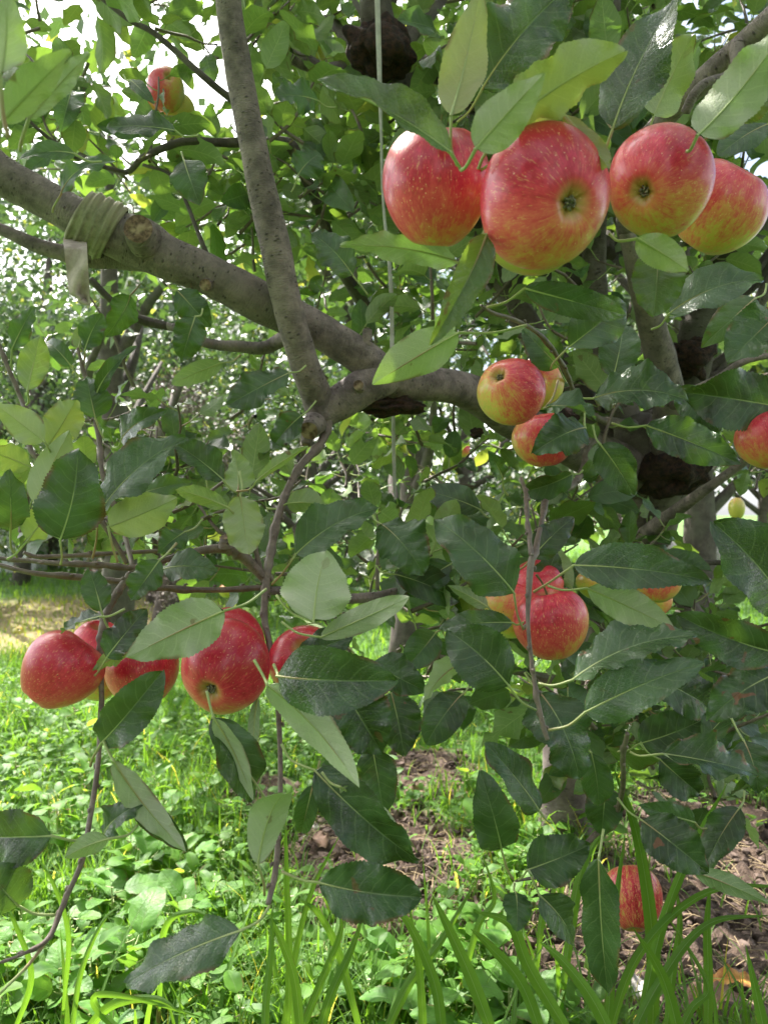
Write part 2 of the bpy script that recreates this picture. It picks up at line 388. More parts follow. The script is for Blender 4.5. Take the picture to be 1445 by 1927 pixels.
S_HERO = np.array([-1, -.93, -.66, -.36, -.1, 0, .1, .36, .66, .93, 1.0])
S_MID = np.array([-1, -.5, 0, .5, 1.0])
S_LO = np.array([-1, 0, 1.0])
_gridq = {}
def gridq(n, m):
    if (n, m) not in _gridq:
        i = np.arange(n - 1)[:, None] * m + np.arange(m - 1)[None]
        _gridq[(n, m)] = np.stack([i, i + 1, i + m + 1, i + m], -1).reshape(-1, 4)
    return _gridq[(n, m)]
def leaf_verts(base, tip, nhint, hw, S=S_MID, nl=8, fold=.3, bend=.5, wave=.15, twist=0.0, serr=0.0, cup=.12, ph=0.0, shape=(.60, .80), asym=0.0, wf=2.3):
    base = np.asarray(base, float); tip = np.asarray(tip, float)
    D = tip - base; Ln = np.linalg.norm(D) + 1e-9; Yv = D / Ln
    Nv = nhint - np.dot(nhint, Yv) * Yv
    Nv = Nv / (np.linalg.norm(Nv) + 1e-9); Xv = np.cross(Yv, Nv)
    t = np.linspace(0, 1, nl + 1)
    a, b = shape; pk = (a / (a + b)) ** a * (b / (a + b)) ** b
    w = (t ** a) * ((1 - t) ** b) / pk
    w = np.maximum(w, .012); w *= hw
    ang = bend * (t - .45)
    dy = np.cos(ang); dz = -np.sin(ang)
    y = np.concatenate([[0], np.cumsum((dy[1:] + dy[:-1]) / 2)]); z = np.concatenate([[0], np.cumsum((dz[1:] + dz[:-1]) / 2)])
    ch = math.hypot(y[-1], z[-1]); ca, sa = y[-1] / ch, z[-1] / ch
    y, z = (y * ca + z * sa) / ch * Ln, (-y * sa + z * ca) / ch * Ln
    m = len(S); Sg, Tg = np.meshgrid(S, t); Wg = w[:, None]
    ed = np.ones_like(Sg)
    yo = np.zeros_like(Sg)
    if serr:
        saw = (Tg * 27 + ph) % 1.0
        big = (Tg * 6.3 + ph * 3) % 1.0
        e = (np.abs(Sg) > .97)
        ed = np.where(e, 1 + serr * (saw - .5) + serr * .35 * (big - .5), ed)
    aS = np.abs(Sg)
    fl = fold * (1 - .25 * np.cos(Tg * 5 + ph))
    X = Sg * Wg * ed * np.cos(fl * (0.6 + .4 * aS)); 
    Zl = aS * Wg * np.sin(fl) - cup * Wg * aS ** 2 + wave * hw * aS ** 2 * np.sin(2 * np.pi * wf * Tg + ph + np.where(Sg > 0, 1.9 + ph * .7, 0)) * np.sin(np.pi * np.clip(Tg * 1.08, 0, 1))
    Zl = Zl + wave * .35 * hw * aS ** 3 * np.sin(2 * np.pi * wf * 2.7 * Tg + ph * 2 + np.where(Sg > 0, 2.9, 0))
    if twist:
        tw = twist * (Tg - .4); X, Zl = X * np.cos(tw) - Zl * np.sin(tw), X * np.sin(tw) + Zl * np.cos(tw)
    xs = X + asym * hw * np.sin(np.pi * Tg)
    V = base + xs[..., None] * Xv + (y[:, None] + 0 * X + .10 * hw * aS)[..., None] * Yv + (z[:, None] + Zl)[..., None] * Nv
    uv = np.stack([Sg * .5 + .5, Tg], -1)
    return V.reshape(-1, 3), uv.reshape(-1, 2), gridq(nl + 1, m)
def rot_about(v, ax, a):
    v = np.asarray(v, float); return v * math.cos(a) + np.cross(ax, v) * math.sin(a) + ax * np.dot(ax, v) * (1 - math.cos(a))

# ------------------------------------------------------------------ the apple tree
TB = P(1062, 1575, 1.70); TB[2] = 0.0
tree = empty('apple_tree', TB, 'apple tree whose smooth grey limbs, drooping twigs and dark serrated leaves fill the picture', 'tree')
def limb(name, spec, mat='bark', seg=18, rough=.035, k=6, seed=0, label=None):
    pts = [P(a[0], a[1], a[3]) for a in spec]; rad = [a[2] * a[3] / F for a in spec]
    m = MB(); 
    if mat == 'bark_twig':
        rad = [q * .82 for q in rad]; C_ = catmull(np.hstack([np.array(pts), np.array(rad)[:, None]]), 5); rr_ = np.random.default_rng(seed + 9)
        for i_ in range(2, len(C_) - 2):
            if rr_.random() < .28: C_[i_, 3] *= rr_.uniform(1.12, 1.4); C_[i_, :3] += rr_.normal(size=3) * .0004
        tube(m, C_[:, :3], C_[:, 3], seg, 3, rough, seed=seed)
        for i_ in range(3, len(C_) - 3, 3):      # buds
            a_ = nrm(C_[i_ + 1, :3] - C_[i_, :3]); b_ = nrm(np.cross(a_, rr_.normal(size=3))); q_ = C_[i_, 3]
            tube(m, [C_[i_, :3] + b_ * q_ * .4, C_[i_, :3] + b_ * (q_ + .0012) + a_ * .001, C_[i_, :3] + b_ * (q_ + .0014) + a_ * .0042], [.0016, .0015, .0003], 6, 2)
    else: tube(m, pts, [q * .95 for q in rad], seg, k, rough, seed=seed)
    o = m.build(name, M[mat], tree, origin=pts[0])
    if label: o['label'] = label
    return o
# trunk (px, py, radius px, depth)
tr = limb('trunk', [(1066, 1590, 66, 1.70), (1060, 1540, 50, 1.70), (1062, 1440, 44, 1.68), (1085, 1300, 44, 1.64), (1130, 1160, 46, 1.58), (1185, 1040, 52, 1.52), (1225, 960, 58, 1.47), (1232, 880, 62, 1.42), (1200, 820, 52, 1.40), (1190, 790, 36, 1.39)], 'bark_trunk', 28, .07, seed=3)
main = limb('branch', [(-90, 228, 38, .80), (-10, 320, 38, .82), (60, 360, 37, .83), (140, 405, 38, .84), (200, 436, 42, .85), (258, 455, 50, .86), (315, 485, 42, .87), (400, 520, 40, .89), (480, 563, 41, .91), (560, 602, 37, .935), (620, 634, 35, .95), (680, 672, 36, .965), (730, 712, 40, .98), (790, 720, 35, 1.0), (850, 728, 34, 1.03), (905, 748, 37, 1.08), (960, 790, 36, 1.16), (1050, 830, 40, 1.26), (1130, 862, 46, 1.35), (1215, 900, 50, 1.43)], 'bark', 32, .03, 7, seed=1, label='thick grey limb slanting down to the trunk from the left')
up = limb('branch', [(424, -70, 25, .82), (432, 20, 26, .83), (447, 120, 27, .84), (468, 230, 27, .845), (492, 350, 29, .855), (515, 450, 30, .865), (540, 570, 30, .88), (562, 650, 29, .90), (582, 710, 29, .92), (598, 752, 31, .945), (605, 790, 27, .95)], 'bark', 26, .03, 7, seed=5, label='upright speckled grey branch crossing in front of the limb')
limb('branch', [(596, 790, 26, .95), (625, 765, 33, .955), (665, 742, 35, .96), (705, 718, 36, .965), (745, 705, 34, .98)], 'bark', 24, .05, 6, seed=2)
limb('branch', [(612, 780, 20, .95), (613, 812, 12, .94), (598, 842, 9, .92), (565, 878, 9, .89), (540, 925, 9, .86), (520, 985, 9.5, .83), (508, 1050, 9, .80), (500, 1110, 9, .775), (498, 1165, 8, .76), (508, 1215, 7, .74), (520, 1290, 6, .72), (526, 1380, 6, .69), (528, 1470, 6, .66), (525, 1560, 6.5, .63), (518, 1640, 7, .60), (505, 1702, 6, .58)], 'bark_twig', 12, .06, 6, seed=4, label='thin brown twig hanging from the fork')
limb('branch', [(-60, 405, 10, .86), (0, 430, 11, .86), (60, 458, 14, .86), (110, 474, 16, .865), (160, 484, 20, .87), (215, 482, 26, .88), (275, 488, 24, .885)], 'bark', 16, .04, seed=8)
limb('branch', [(560, 625, 16, .96), (520, 645, 14, 1.0), (492, 655, 13, 1.0), (450, 652, 12, 1.0), (400, 648, 10, 1.0), (372, 640, 9, 1.0), (335, 620, 8, 1.02), (290, 605, 6, 1.04), (250, 592, 5, 1.05)], 'bark', 12, .08, seed=6)
limb('branch', [(470, 125, 9, 1.3), (500, 105, 12, 1.3), (540, 104, 13, 1.3), (580, 120, 14, 1.31), (620, 132, 14, 1.33), (680, 120, 18, 1.4)], 'bark', 12, .1, seed=7)
limb('branch', [(500, 268, 9, 1.15), (530, 268, 11, 1.15), (552, 280, 12, 1.15), (572, 330, 10, 1.17), (592, 370, 11, 1.19), (612, 425, 10, 1.2), (640, 500, 12, 1.25), (700, 600, 14, 1.35)], 'bark_dark', 12, .08, seed=9)
limb('branch', [(150, 290, 4, 1.2), (230, 325, 5, 1.15), (268, 298, 6, 1.13), (300, 282, 7, 1.12), (350, 265, 8, 1.12), (400, 268, 8, 1.13), (450, 268, 9, 1.14), (505, 268, 9, 1.15)], 'bark_dark', 10, .1, seed=10)
limb('branch', [(185, -10, 5, 1.1), (240, 35, 5, 1.1), (290, 62, 6, 1.1), (340, 105, 6, 1.1), (390, 150, 7, 1.1), (440, 190, 8, 1.12)], 'bark_dark', 10, .06, seed=11)
limb('branch', [(30, 205, 3, 1.0), (90, 258, 4, 1.02), (150, 300, 4, 1.05), (240, 325, 4, 1.1)], 'bark_dark', 8, .06)
limb('branch', [(390, 480, 5, 1.1), (330, 340, 3, 1.12), (270, 310, 3, 1.13)], 'bark_dark', 8, .06)
limb('branch', [(170, 525, 7, .98), (215, 570, 7, 1.0), (260, 600, 9, 1.02), (320, 615, 8, 1.03)], 'bark_dark', 10, .06)
# right hand side
limb('branch', [(1172, 425, 15, 1.05), (1190, 480, 18, 1.08), (1205, 540, 22, 1.12), (1225, 610, 27, 1.17), (1243, 680, 30, 1.22), (1258, 740, 31, 1.27), (1262, 800, 36, 1.32), (1250, 880, 44, 1.4)], 'bark', 22, .05, seed=12, label='upright grey branch rising behind the two right-hand apples')
limb('branch', [(1150, -40, 22, 1.3), (1142, 60, 21, 1.3), (1133, 150, 22, 1.31), (1125, 300, 23, 1.33), (1118, 420, 23, 1.35), (1118, 520, 24, 1.37), (1128, 620, 25, 1.39), (1150, 720, 28, 1.40), (1190, 820, 32, 1.42)], 'bark_trunk', 20, .06, seed=13)
limb('branch', [(1480, 10, 24, .78), (1430, 55, 24, .80), (1385, 95, 24, .82), (1330, 145, 24, .85), (1285, 185, 22, .88), (1240, 235, 20, .92), (1190, 300, 18, .98), (1175, 400, 16, 1.03), (1176, 440, 16, 1.06)], 'bark', 20, .05, seed=14)
limb('branch', [(1384, 85, 16, .81), (1386, 118, 12, .80), (1375, 140, 9, .79), (1330, 155, 9, .78), (1305, 178, 9, .78), (1288, 212, 9, .79)], 'bark', 12, .08, seed=15)
limb('branch', [(905, -20, 9, 1.5), (900, 60, 10, 1.5), (893, 150, 11, 1.5), (885, 260, 11, 1.5), (880, 380, 13, 1.5), (920, 480, 20, 1.5), (960, 560, 26, 1.48), (1050, 700, 30, 1.46), (1160, 840, 34, 1.45)], 'bark_trunk', 14, .06, seed=16)
limb('branch', [(705, -60, 32, 1.18), (706, 0, 32, 1.18), (712, 60, 36, 1.19), (716, 120, 34, 1.2), (742, 152, 30, 1.24), (800, 130, 26, 1.32), (850, 150, 22, 1.42), (930, 240, 22, 1.53), (1010, 420, 24, 1.5), (1110, 560, 26, 1.42)], 'bark_dark', 20, .08, seed=17, label='dark old limb coming down behind the white strap')
limb('branch', [(1485, 350, 20, 1.3), (1420, 430, 26, 1.32), (1380, 480, 30, 1.35), (1340, 560, 36, 1.4), (1310, 640, 40, 1.42), (1280, 740, 42, 1.44), (1250, 850, 44, 1.45)], 'bark_dark', 20, .08, seed=18)
limb('branch', [(1455, 820, 8, 1.1), (1400, 868, 9, 1.14), (1340, 912, 10, 1.18), (1290, 948, 12, 1.24), (1240, 985, 16, 1.32), (1215, 1010, 20, 1.42)], 'bark', 12, .08, seed=19)
limb('branch', [(1160, 1060, 22, 1.5), (1230, 1085, 20, 1.4), (1275, 1115, 20, 1.3), (1305, 1155, 19, 1.25), (1340, 1195, 15, 1.2), (1390, 1230, 11, 1.15), (1470, 1262, 8, 1.1)], 'bark_trunk', 14, .08, seed=20)
limb('branch', [(1470, 665, 6, .98), (1400, 680, 7, 1.0), (1350, 712, 8, 1.03), (1300, 738, 9, 1.08), (1268, 760, 12, 1.2)], 'bark', 10, .05, seed=21)
limb('branch', [(1480, 1060, 4, 1.2), (1400, 1058, 5, 1.22), (1310, 1058, 6, 1.28), (1200, 1050, 9, 1.4)], 'bark_dark', 8, .05)
limb('branch', [(1190, 800, 14, 1.35), (1130, 790, 8, 1.2), (1085, 745, 5, 1.0), (1060, 690, 5, .85), (1020, 635, 5, .74), (975, 605, 5, .68), (930, 590, 4.5, .64), (905, 575, 3.5, .62)], 'bark_twig', 10, .07, seed=22)
limb('branch', [(1105, 845, 9, 1.2), (1098, 880, 8, 1.15), (1075, 915, 8, 1.05), (1035, 925, 7, .9), (1018, 985, 6, .76), (1006, 1040, 8, .69), (998, 1065, 8, .675), (993, 1160, 5, .655), (998, 1230, 5, .645), (1008, 1300, 5.5, .635), (1020, 1360, 6, .625), (1030, 1392, 5, .62)], 'bark_twig', 12, .08, seed=23, label='brown twig hanging straight down in front of the striped apple')
limb('branch', [(980, 900, 4, .80), (990, 935, 5, .75), (992, 980, 5, .71), (999, 1045, 6, .68)], 'bark_twig', 10, .08, seed=24)
# left lower twigs
limb('branch', [(505, 1098, 11, .785), (488, 1078, 12, .785), (455, 1045, 14, .785), (425, 1032, 12, .78), (370, 1038, 9, .77), (310, 1054, 7, .75), (255, 1068, 7, .73), (200, 1064, 6.5, .72), (110, 1060, 6, .70), (40, 1054, 5, .69), (-30, 1048, 5, .68)], 'bark_twig', 12, .08, seed=25)
limb('branch', [(-30, 1055, 5, .70), (60, 1078, 6, .71), (150, 1086, 6.5, .73), (240, 1096, 7, .745), (330, 1108, 7, .76), (420, 1110, 7, .775), (505, 1105, 7, .785)], 'bark_twig', 10, .06, seed=26)
limb('branch', [(330, 1035, 5, .82), (200, 1042, 5, .80), (80, 1048, 5, .78), (45, 1040, 4, .77)], 'bark_twig', 10, .06, seed=33)
limb('branch', [(258, 1070, 9, .735), (228, 1105, 9, .73), (205, 1145, 9, .72), (193, 1190, 9, .71), (190, 1250, 7, .70), (192, 1320, 6, .69), (188, 1400, 6, .67), (182, 1460, 6, .65), (170, 1540, 6, .63), (155, 1620, 6, .60), (120, 1700, 6, .58), (92, 1765, 6, .56), (45, 1795, 4, .54), (-10, 1815, 3, .53)], 'bark_twig', 12, .08, seed=27, label='brown twig hanging between the red apples on the left')
limb('branch', [(92, 1765, 4, .56), (55, 1815, 3.5, .545), (0, 1870, 3, .53)], 'petiole', 8, .03)
limb('branch', [(500, 1112, 9, .78), (560, 1112, 8, .80), (640, 1126, 10, .83), (700, 1124, 11, .85), (752, 1116, 13, .87)], 'bark', 14, .08, seed=28)
limb('branch', [(-5, 640, 4, .80), (15, 690, 5, .80), (38, 745, 5, .80), (60, 800, 6, .79), (60, 850, 6, .78), (120, 900, 6, .78), (190, 980, 6, .79), (240, 1060, 6, .80)], 'bark_twig', 10, .05, seed=29)
limb('branch', [(147, 655, 3.5, .82), (158, 700, 4, .82), (172, 760, 5, .82), (188, 835, 5.5, .81), (195, 900, 5.5, .80), (230, 990, 6, .79), (250, 1065, 6, .75)], 'bark_twig', 10, .05, seed=30)
limb('branch', [(450, 925, 4, .80), (465, 970, 5, .79), (480, 1030, 5.5, .79), (492, 1080, 7, .785)], 'bark_twig', 10, .05, seed=31)
limb('branch', [(1180, 1380, 5, .72), (1172, 1420, 6, .74), (1170, 1490, 6, .8), (1150, 1540, 6, .9), (1130, 1480, 8, 1.2), (1110, 1380, 12, 1.5)], 'bark_twig', 10, .06, seed=32)
limb('branch', [(780, 1222, 4, .78), (815, 1232, 5, .80), (880, 1248, 6, .85), (960, 1260, 8, 1.0), (1080, 1290, 14, 1.5)], 'bark_twig', 10, .06, seed=34)
limb('branch', [(970, 1658, 3, .76), (1040, 1640, 4, .80), (1130, 1560, 5, .85), (1165, 1515, 6, .88)], 'bark_twig', 8, .06, seed=35)
# interior limbs of the crown, further back
for i in range(26):
    r = np.random.default_rng(100 + i)
    x0, y0 = [(1200, 800), (1120, 500), (900, 350), (716, 140), (1320, 600), (960, 560)][i % 6]; d0 = 1.5
    a = r.uniform(-2.9, -.25) if i % 6 != 3 else r.uniform(-3.6, .3)
    ln = r.uniform(250, 620); b = r.uniform(-.5, .5)
    sp = []
    for j in range(6):
        t = j / 5; sp.append((x0 + math.cos(a + b * t) * ln * t + r.normal() * 14, y0 + math.sin(a + b * t) * ln * t + r.normal() * 14, 13 * (1 - .75 * t) + 1, d0 + r.uniform(-.02, .05) + t * (.5 if i % 2 else -.1)))
    limb('branch', sp, 'bark_dark', 8, .1, 4, seed=i)

# knobs, cut stubs, cankers
def stub(px, py, r, d, dirv, ln, label=None, parent=None, mat='bark'):
    dirv = nrm(dirv); c = P(px, py, d); R = r * d / F; L = ln * d / F
    m = MB(); tube(m, [c - dirv * L * .5, c, c + dirv * L * .55, c + dirv * L], [R * 1.15, R * 1.1, R, R * .92], 16, 4, .08, seed=px)
    o = m.build('cut_stub', M[mat], tree, origin=c)
    e = c + dirv * L; u = nrm(np.cross(dirv, (.3, .2, .9))); b = np.cross(dirv, u)
    m = MB(); rr = [0, .45, .8, .98]; V = []; n = 20
    for q in rr:
        th = np.linspace(0, 2 * np.pi, n, endpoint=False)
        V.append(e + dirv * (.10 * R * (1 - q * .4) + .30 * R + .06 * R * np.sin(th * 3 + q * 5)[:, None] * q) + (np.cos(th)[:, None] * u + np.sin(th)[:, None] * b) * R * .9 * q)
    qd = []
    for i in range(len(rr) - 1):
        for j in range(n): qd.append((i * n + j, (i + 1) * n + j, (i + 1) * n + (j + 1) % n, i * n + (j + 1) % n))
    V = np.concatenate(V); V[:n] += dirv * .0
    m.add(V, qd, tint=(.5, .5, .5)); f = m.build('cut_face', M['wood'], o, origin=e)
    return o
stub(268, 446, 30, .835, (.10, -1, .10), 22)
stub(590, 800, 20, .925, (-.25, -.8, -.5), 18)
stub(578, 822, 10, .93, (-.1, -.3, -1), 14)
stub(425, 1024, 13, .775, (.05, -.35, 1), 10)
stub(757, 1113, 14, .87, (1, -.4, .25), 8)
stub(690, 640, 9, .95, (.1, -.2, 1), 20)
stub(388, 536, 12, .87, (.1, -1, -.3), 6)
stub(676, 728, 11, .94, (-.1, -1, .1), 8)

def lump(name, px, py, d, rx, ry, rz, mat, amp=.22, freq=9, seed=0, parent=tree, n=46):
    c = P(px, py, d); k = d / F
    th, ph = np.meshgrid(np.linspace(0, 2 * np.pi, n + 1), np.linspace(0.02, np.pi - .02, n // 2 + 1))
    D = np.stack([np.sin(ph) * np.cos(th), np.sin(ph) * np.sin(th), np.cos(ph)], -1)
    r = np.random.default_rng(seed); f = np.zeros(th.shape)
    for i in range(26):
        w_ = r.normal(size=3) * freq * (0.35 + i / 13); f += np.sin(D @ w_ + r.uniform(0, 6)) / (1.5 + i * .28)
    V = c + D * (np.array([rx, ry, rz]) * k) * (1 + amp * f[..., None] * .45)
    V[:, -1] = V[:, 0]
    i = np.arange(n // 2)[:, None] * (n + 1) + np.arange(n)[None]
    q = np.stack([i, i + n + 1, i + n + 2, i + 1], -1).reshape(-1, 4)
    m = MB(); m.add(V.reshape(-1, 3), q); return m.build(name, M[mat], parent, origin=c)
lump('canker', 1265, 888, 1.36, 66, 50, 52, 'canker', .42, 5, 1)
lump('canker', 722, 762, .985, 60, 26, 17, 'canker', .50, 6, 2)
lump('canker', 714, 90, 1.17, 58, 44, 60, 'canker', .30, 5, 3, n=70)
lump('canker', 1300, 672, 1.38, 46, 34, 36, 'canker', .42, 5, 4)
lump('canker', 895, 814, 1.1, 10, 9, 9, 'canker', .4, 5, 5)
lump('canker', 1055, 795, 1.27, 30, 24, 24, 'canker', .4, 5, 6)

# ------------------------------------------------------------------ individual leaves seen close
LEAVES = []      # (bx,by,tx,ty,width px,depth,side,opts)
def L(bx, by, tx, ty, w, d, side='T', **o): LEAVES.append((bx, by, tx, ty, w, d, side, o))
# top right cluster over the big apples
L(848, 218, 905, -20, 84, .47, 'U', st=(860, 312), y=.45, fold=.15, dt=.03, tr=1)
L(850, 288, 600, 152, 84, .43, 'T', st=(866, 318), y=.1, fold=.5, roll=.5, bend=.3)
L(893, 282, 1022, 140, 84, .42, 'U', st=(868, 320), y=.15, fold=.25, roll=-.2)
L(952, 240, 1172, 98, 110, .45, 'U', st=(900, 318), y=.3, fold=.45, roll=.35, bend=.8)
L(955, 262, 1100, 120, 62, .50, 'U', st=(905, 320), y=.35, rr=1)
L(905, 170, 1080, -30, 135, .60, 'T')
L(1150, 248, 1278, -10, 118, .53, 'T', wave=.25)
L(1060, 215, 1144, 315, 44, .47, 'U', y=.5, fold=.6, bend=1.0)
L(1310, 256, 1480, 50, 96, .46, 'U', st=(1292, 285), fold=.3, roll=-.3)
L(1370, 222, 1475, 125, 78, .52, 'T', y=.2)
L(1228, 222, 1300, 70, 92, .70, 'U', y=.2)
L(1448, 232, 1352, 292, 58, .72, 'T')
L(916, 440, 810, 648, 62, .48, 'T', st=(918, 420), y=.2, fold=.5, bend=.6, roll=-.4)
L(862, 494, 642, 462, 56, .56, 'U', fold=.2, roll=-.2)  # underside colour stands in for sky sheen on the upper face
L(1195, 448, 1292, 508, 56, .50, 'U', y=.25, fold=.3)
L(1238, 474, 1230, 592, 90, .60, 'T', y=.15)
L(665, 520, 588, 440, 70, .92, 'T')
L(985, 542, 1175, 592, 56, .56, 'T', st=(915, 578), fold=.2, roll=.5)
L(1068, 655, 1172, 572, 86, .74, 'T')
L(1256, 592, 1432, 528, 88, .72, 'T', st=(1225, 620), gl=1)
L(1422, 560, 1320, 652, 64, .76, 'T', y=.15)
L(1462, 590, 1370, 680, 90, .66, 'T', gl=1)
L(1114, 750, 1290, 752, 90, .72, 'T', st=(1085, 735))
L(1022, 768, 1118, 788, 58, .70, 'T', gl=1, st=(1050, 715), roll=-.4)
L(1102, 805, 1003, 852, 78, .73, 'T', st=(1100, 770), wave=.3)
L(1152, 715, 1172, 612, 70, .80, 'T')
L(1213, 800, 1390, 872, 74, .70, 'T', st=(1150, 796))
L(1275, 728, 1352, 812, 60, .82, 'T')
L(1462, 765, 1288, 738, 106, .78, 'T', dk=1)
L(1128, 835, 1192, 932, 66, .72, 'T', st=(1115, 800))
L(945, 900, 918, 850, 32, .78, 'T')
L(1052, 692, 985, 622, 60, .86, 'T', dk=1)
L(865, 625, 704, 722, 78, .58, 'U', st=(990, 612), y=.1, roll=0, fold=.35, wave=.25)  # upper face shining with sky; the pale underside colour paints that shine
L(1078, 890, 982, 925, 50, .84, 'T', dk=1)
# centre right
L(968, 1118, 820, 980, 112, .66, 'T', st=(985, 1185))
L(1076, 1064, 1337, 1094, 82, .60, 'T', st=(1003, 1114), bend=.7, wave=.2)
L(1102, 1106, 1265, 1182, 64, .62, 'U', st=(1030, 1102))
L(1076, 1280, 1304, 1196, 104, .56, 'T', st=(1013, 1286), wave=.2, gl=1)
L(1098, 1342, 1320, 1248, 88, .54, 'T', st=(1032, 1374), wave=.3, gl=1, roll=.3)
L(958, 1292, 845, 1188, 102, .62, 'T', st=(1008, 1336))
L(966, 1172, 826, 1184, 48, .70, 'T')
L(918, 1142, 843, 1102, 28, .72, 'U')
L(892, 1236, 800, 1318, 52, .70, 'U', y=.15)
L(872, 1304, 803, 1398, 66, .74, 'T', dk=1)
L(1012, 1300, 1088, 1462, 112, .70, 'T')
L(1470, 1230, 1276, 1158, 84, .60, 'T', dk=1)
L(1480, 1150, 1343, 985, 130, .58, 'T')
L(1478, 1262, 1332, 1355, 92, .60, 'T', br=1)
L(1244, 1418, 1420, 1456, 80, .62, 'T', st=(1185, 1415))
L(1398, 1392, 1425, 1490, 62, .68, 'T')
L(1112, 1415, 1126, 1512, 58, .72, 'T')
L(1016, 1528, 912, 1398, 80, .70, 'T')
L(943, 1598, 904, 1452, 78, .68, 'T', st=(965, 1655))
L(990, 1638, 1106, 1592, 86, .70, 'T', st=(975, 1655))
L(970, 1678, 972, 1750, 50, .72, 'T', st=(968, 1662))
L(1014, 1684, 1078, 1774, 68, .70, 'T', st=(1000, 1650))
L(1126, 1612, 1143, 1868, 76, .60, 'T', st=(1135, 1560), gl=1, bend=.2)
L(1308, 1548, 1202, 1516, 48, .74, 'T')
L(1205, 1542, 1328, 1640, 86, .70, 'T', br=1)
L(1392, 1518, 1322, 1642, 62, .76, 'T', dk=1)
L(1308, 1642, 1450, 1702, 36, .68, 'U')
L(1140, 1480, 1132, 1570, 66, .84, 'T', dk=1)
L(1240, 1428, 1314, 1492, 62, .80, 'T', dk=1)
L(1215, 1270, 1330, 1330, 84, .80, 'T', dk=1)
L(1200, 1400, 1330, 1350, 80, .82, 'T', dk=1)
L(1320, 1400, 1450, 1300, 78, .76, 'T')
L(1010, 1160, 1045, 1040, 60, .80, 'T', dk=1)
L(1000, 1050, 1078, 975, 56, .74, 'T', wave=.3)
# left lower group
L(425, 1148, 242, 1236, 98, .57, 'U', st=(502, 1108), roll=.2, fold=.2, wave=.25, gl=1)
L(590, 1172, 612, 1042, 122, .56, 'U', st=(520, 1120), fold=.15, bend=.3)
L(602, 1200, 768, 1124, 48, .60, 'U', st=(530, 1170))
L(520, 1272, 744, 1280, 116, .54, 'T', st=(515, 1250), wave=.25, fold=.2)
L(640, 1290, 716, 1412, 112, .62, 'T', dk=1)
L(502, 1288, 674, 1480, 66, .54, 'U', wave=.2)
L(398, 1348, 468, 1508, 82, .60, 'T', st=(540, 1560), fold=.3, roll=-.3)
L(402, 1350, 476, 1505, 40, .585, 'U', roll=.4)
L(190, 1400, 305, 1264, 80, .60, 'T', wave=.25)
L(200, 1240, 275, 1148, 62, .66, 'T', dk=1)
L(192, 1152, 168, 1072, 50, .68, 'T', br=1)
L(190, 1160, 118, 1192, 38, .66, 'T', roll=.6)
L(240, 1230, 176, 1262, 34, .66, 'U', y=.3)
L(302, 1052, 248, 1128, 56, .68, 'T')
L(305, 1072, 408, 1076, 64, .70, 'T')
L(113, 1018, 148, 850, 118, .64, 'T', st=(115, 1062), fold=.15)
L(52, 1018, 112, 950, 66, .66, 'U', st=(15, 1052), y=.3, roll=.3)
L(184, 972, 348, 825, 92, .68, 'T', st=(175, 1050), fold=.5, roll=-.2, gl=1)
L(202, 992, 330, 938, 76, .66, 'U', y=.35, st=(222, 1058), roll=-.3)
L(86, 832, -5, 762, 58, .70, 'U', y=.3, st=(95, 850))
L(52, 736, 76, 635, 54, .72, 'U', y=.25, st=(50, 762))
L(88, 842, 142, 755, 64, .74, 'U', y=.35)
L(64, 948, 130, 812, 60, .70, 'U', y=.2, fold=.4)
L(20, 1000, 18, 885, 58, .66, 'T', gl=1)
L(60, 880, -20, 850, 50, .74, 'U', y=.3)
L(180, 788, 164, 712, 64, .80, 'T')
L(148, 655, 151, 615, 30, .82, 'U', y=.3)
L(160, 660, 192, 592, 44, .82, 'T', gl=1)
L(135, 690, 86, 645, 34, .84, 'T')
L(22, 660, 64, 578, 38, .82, 'T', gl=1)
L(182, 742, 258, 652, 26, .80, 'T')
L(228, 830, 312, 772, 60, .76, 'T')
L(422, 905, 330, 835, 64, .72, 'T', st=(448, 928))
L(448, 925, 440, 848, 56, .74, 'U', y=.2)
L(482, 905, 580, 840, 22, .72, 'U', y=.2)
L(452, 930, 468, 1040, 72, .73, 'U', y=.25)
L(430, 955, 332, 922, 36, .72, 'U', y=.2)
L(260, 932, 362, 908, 40, .76, 'T', y=.1)
L(332, 545, 396, 614, 56, .84, 'T')
L(368, 594, 342, 678, 58, .82, 'T')
L(246, 555, 200, 632, 52, .88, 'T', dk=1)
L(420, 682, 325, 722, 38, .9, 'U', y=.1)
L(548, 700, 430, 762, 64, .86, 'T')
L(570, 780, 515, 840, 52, .9, 'T')
L(538, 948, 612, 952, 48, .84, 'U', y=.15)
L(555, 1045, 712, 958, 84, .70, 'T', gl=1, st=(512, 1100))
L(715, 985, 795, 1078, 92, .72, 'T', gl=1)
L(350, 1000, 300, 1040, 50, .76, 'T')
L(115, 365, 222, 305, 46, .76, 'T', gl=1)
L(0, 142, 12, -20, 66, .36, 'U', y=.1)
L(0, 232, 132, 98, 62, .40, 'U', y=.1, fold=.4)
L(54, 222, 168, 100, 38, .42, 'U', y=.05)
L(144, 290, 35, 302, 38, .7, 'T')
L(136, 168, 116, 245, 60, .8, 'T', dk=1)
L(332, 246, 203, 240, 50, .85, 'T')
L(346, 300, 376, 384, 66, .85, 'T', dk=1)
L(245, 150, 292, 196, 24, .95, 'T')
L(100, 1573, -20, 1574, 98, .56, 'T', st=(160, 1578), dk=1)
L(36, 1706, -30, 1630, 92, .56, 'T', st=(104, 1722), dk=1)
L(214, 1432, 349, 1602, 48, .58, 'U', st=(196, 1395), fold=.5)
L(240, 1490, 352, 1600, 46, .60, 'T', dk=1)
L(194, 1580, 268, 1512, 54, .60, 'T')
L(206, 1578, 125, 1612, 38, .57, 'U', y=.1)
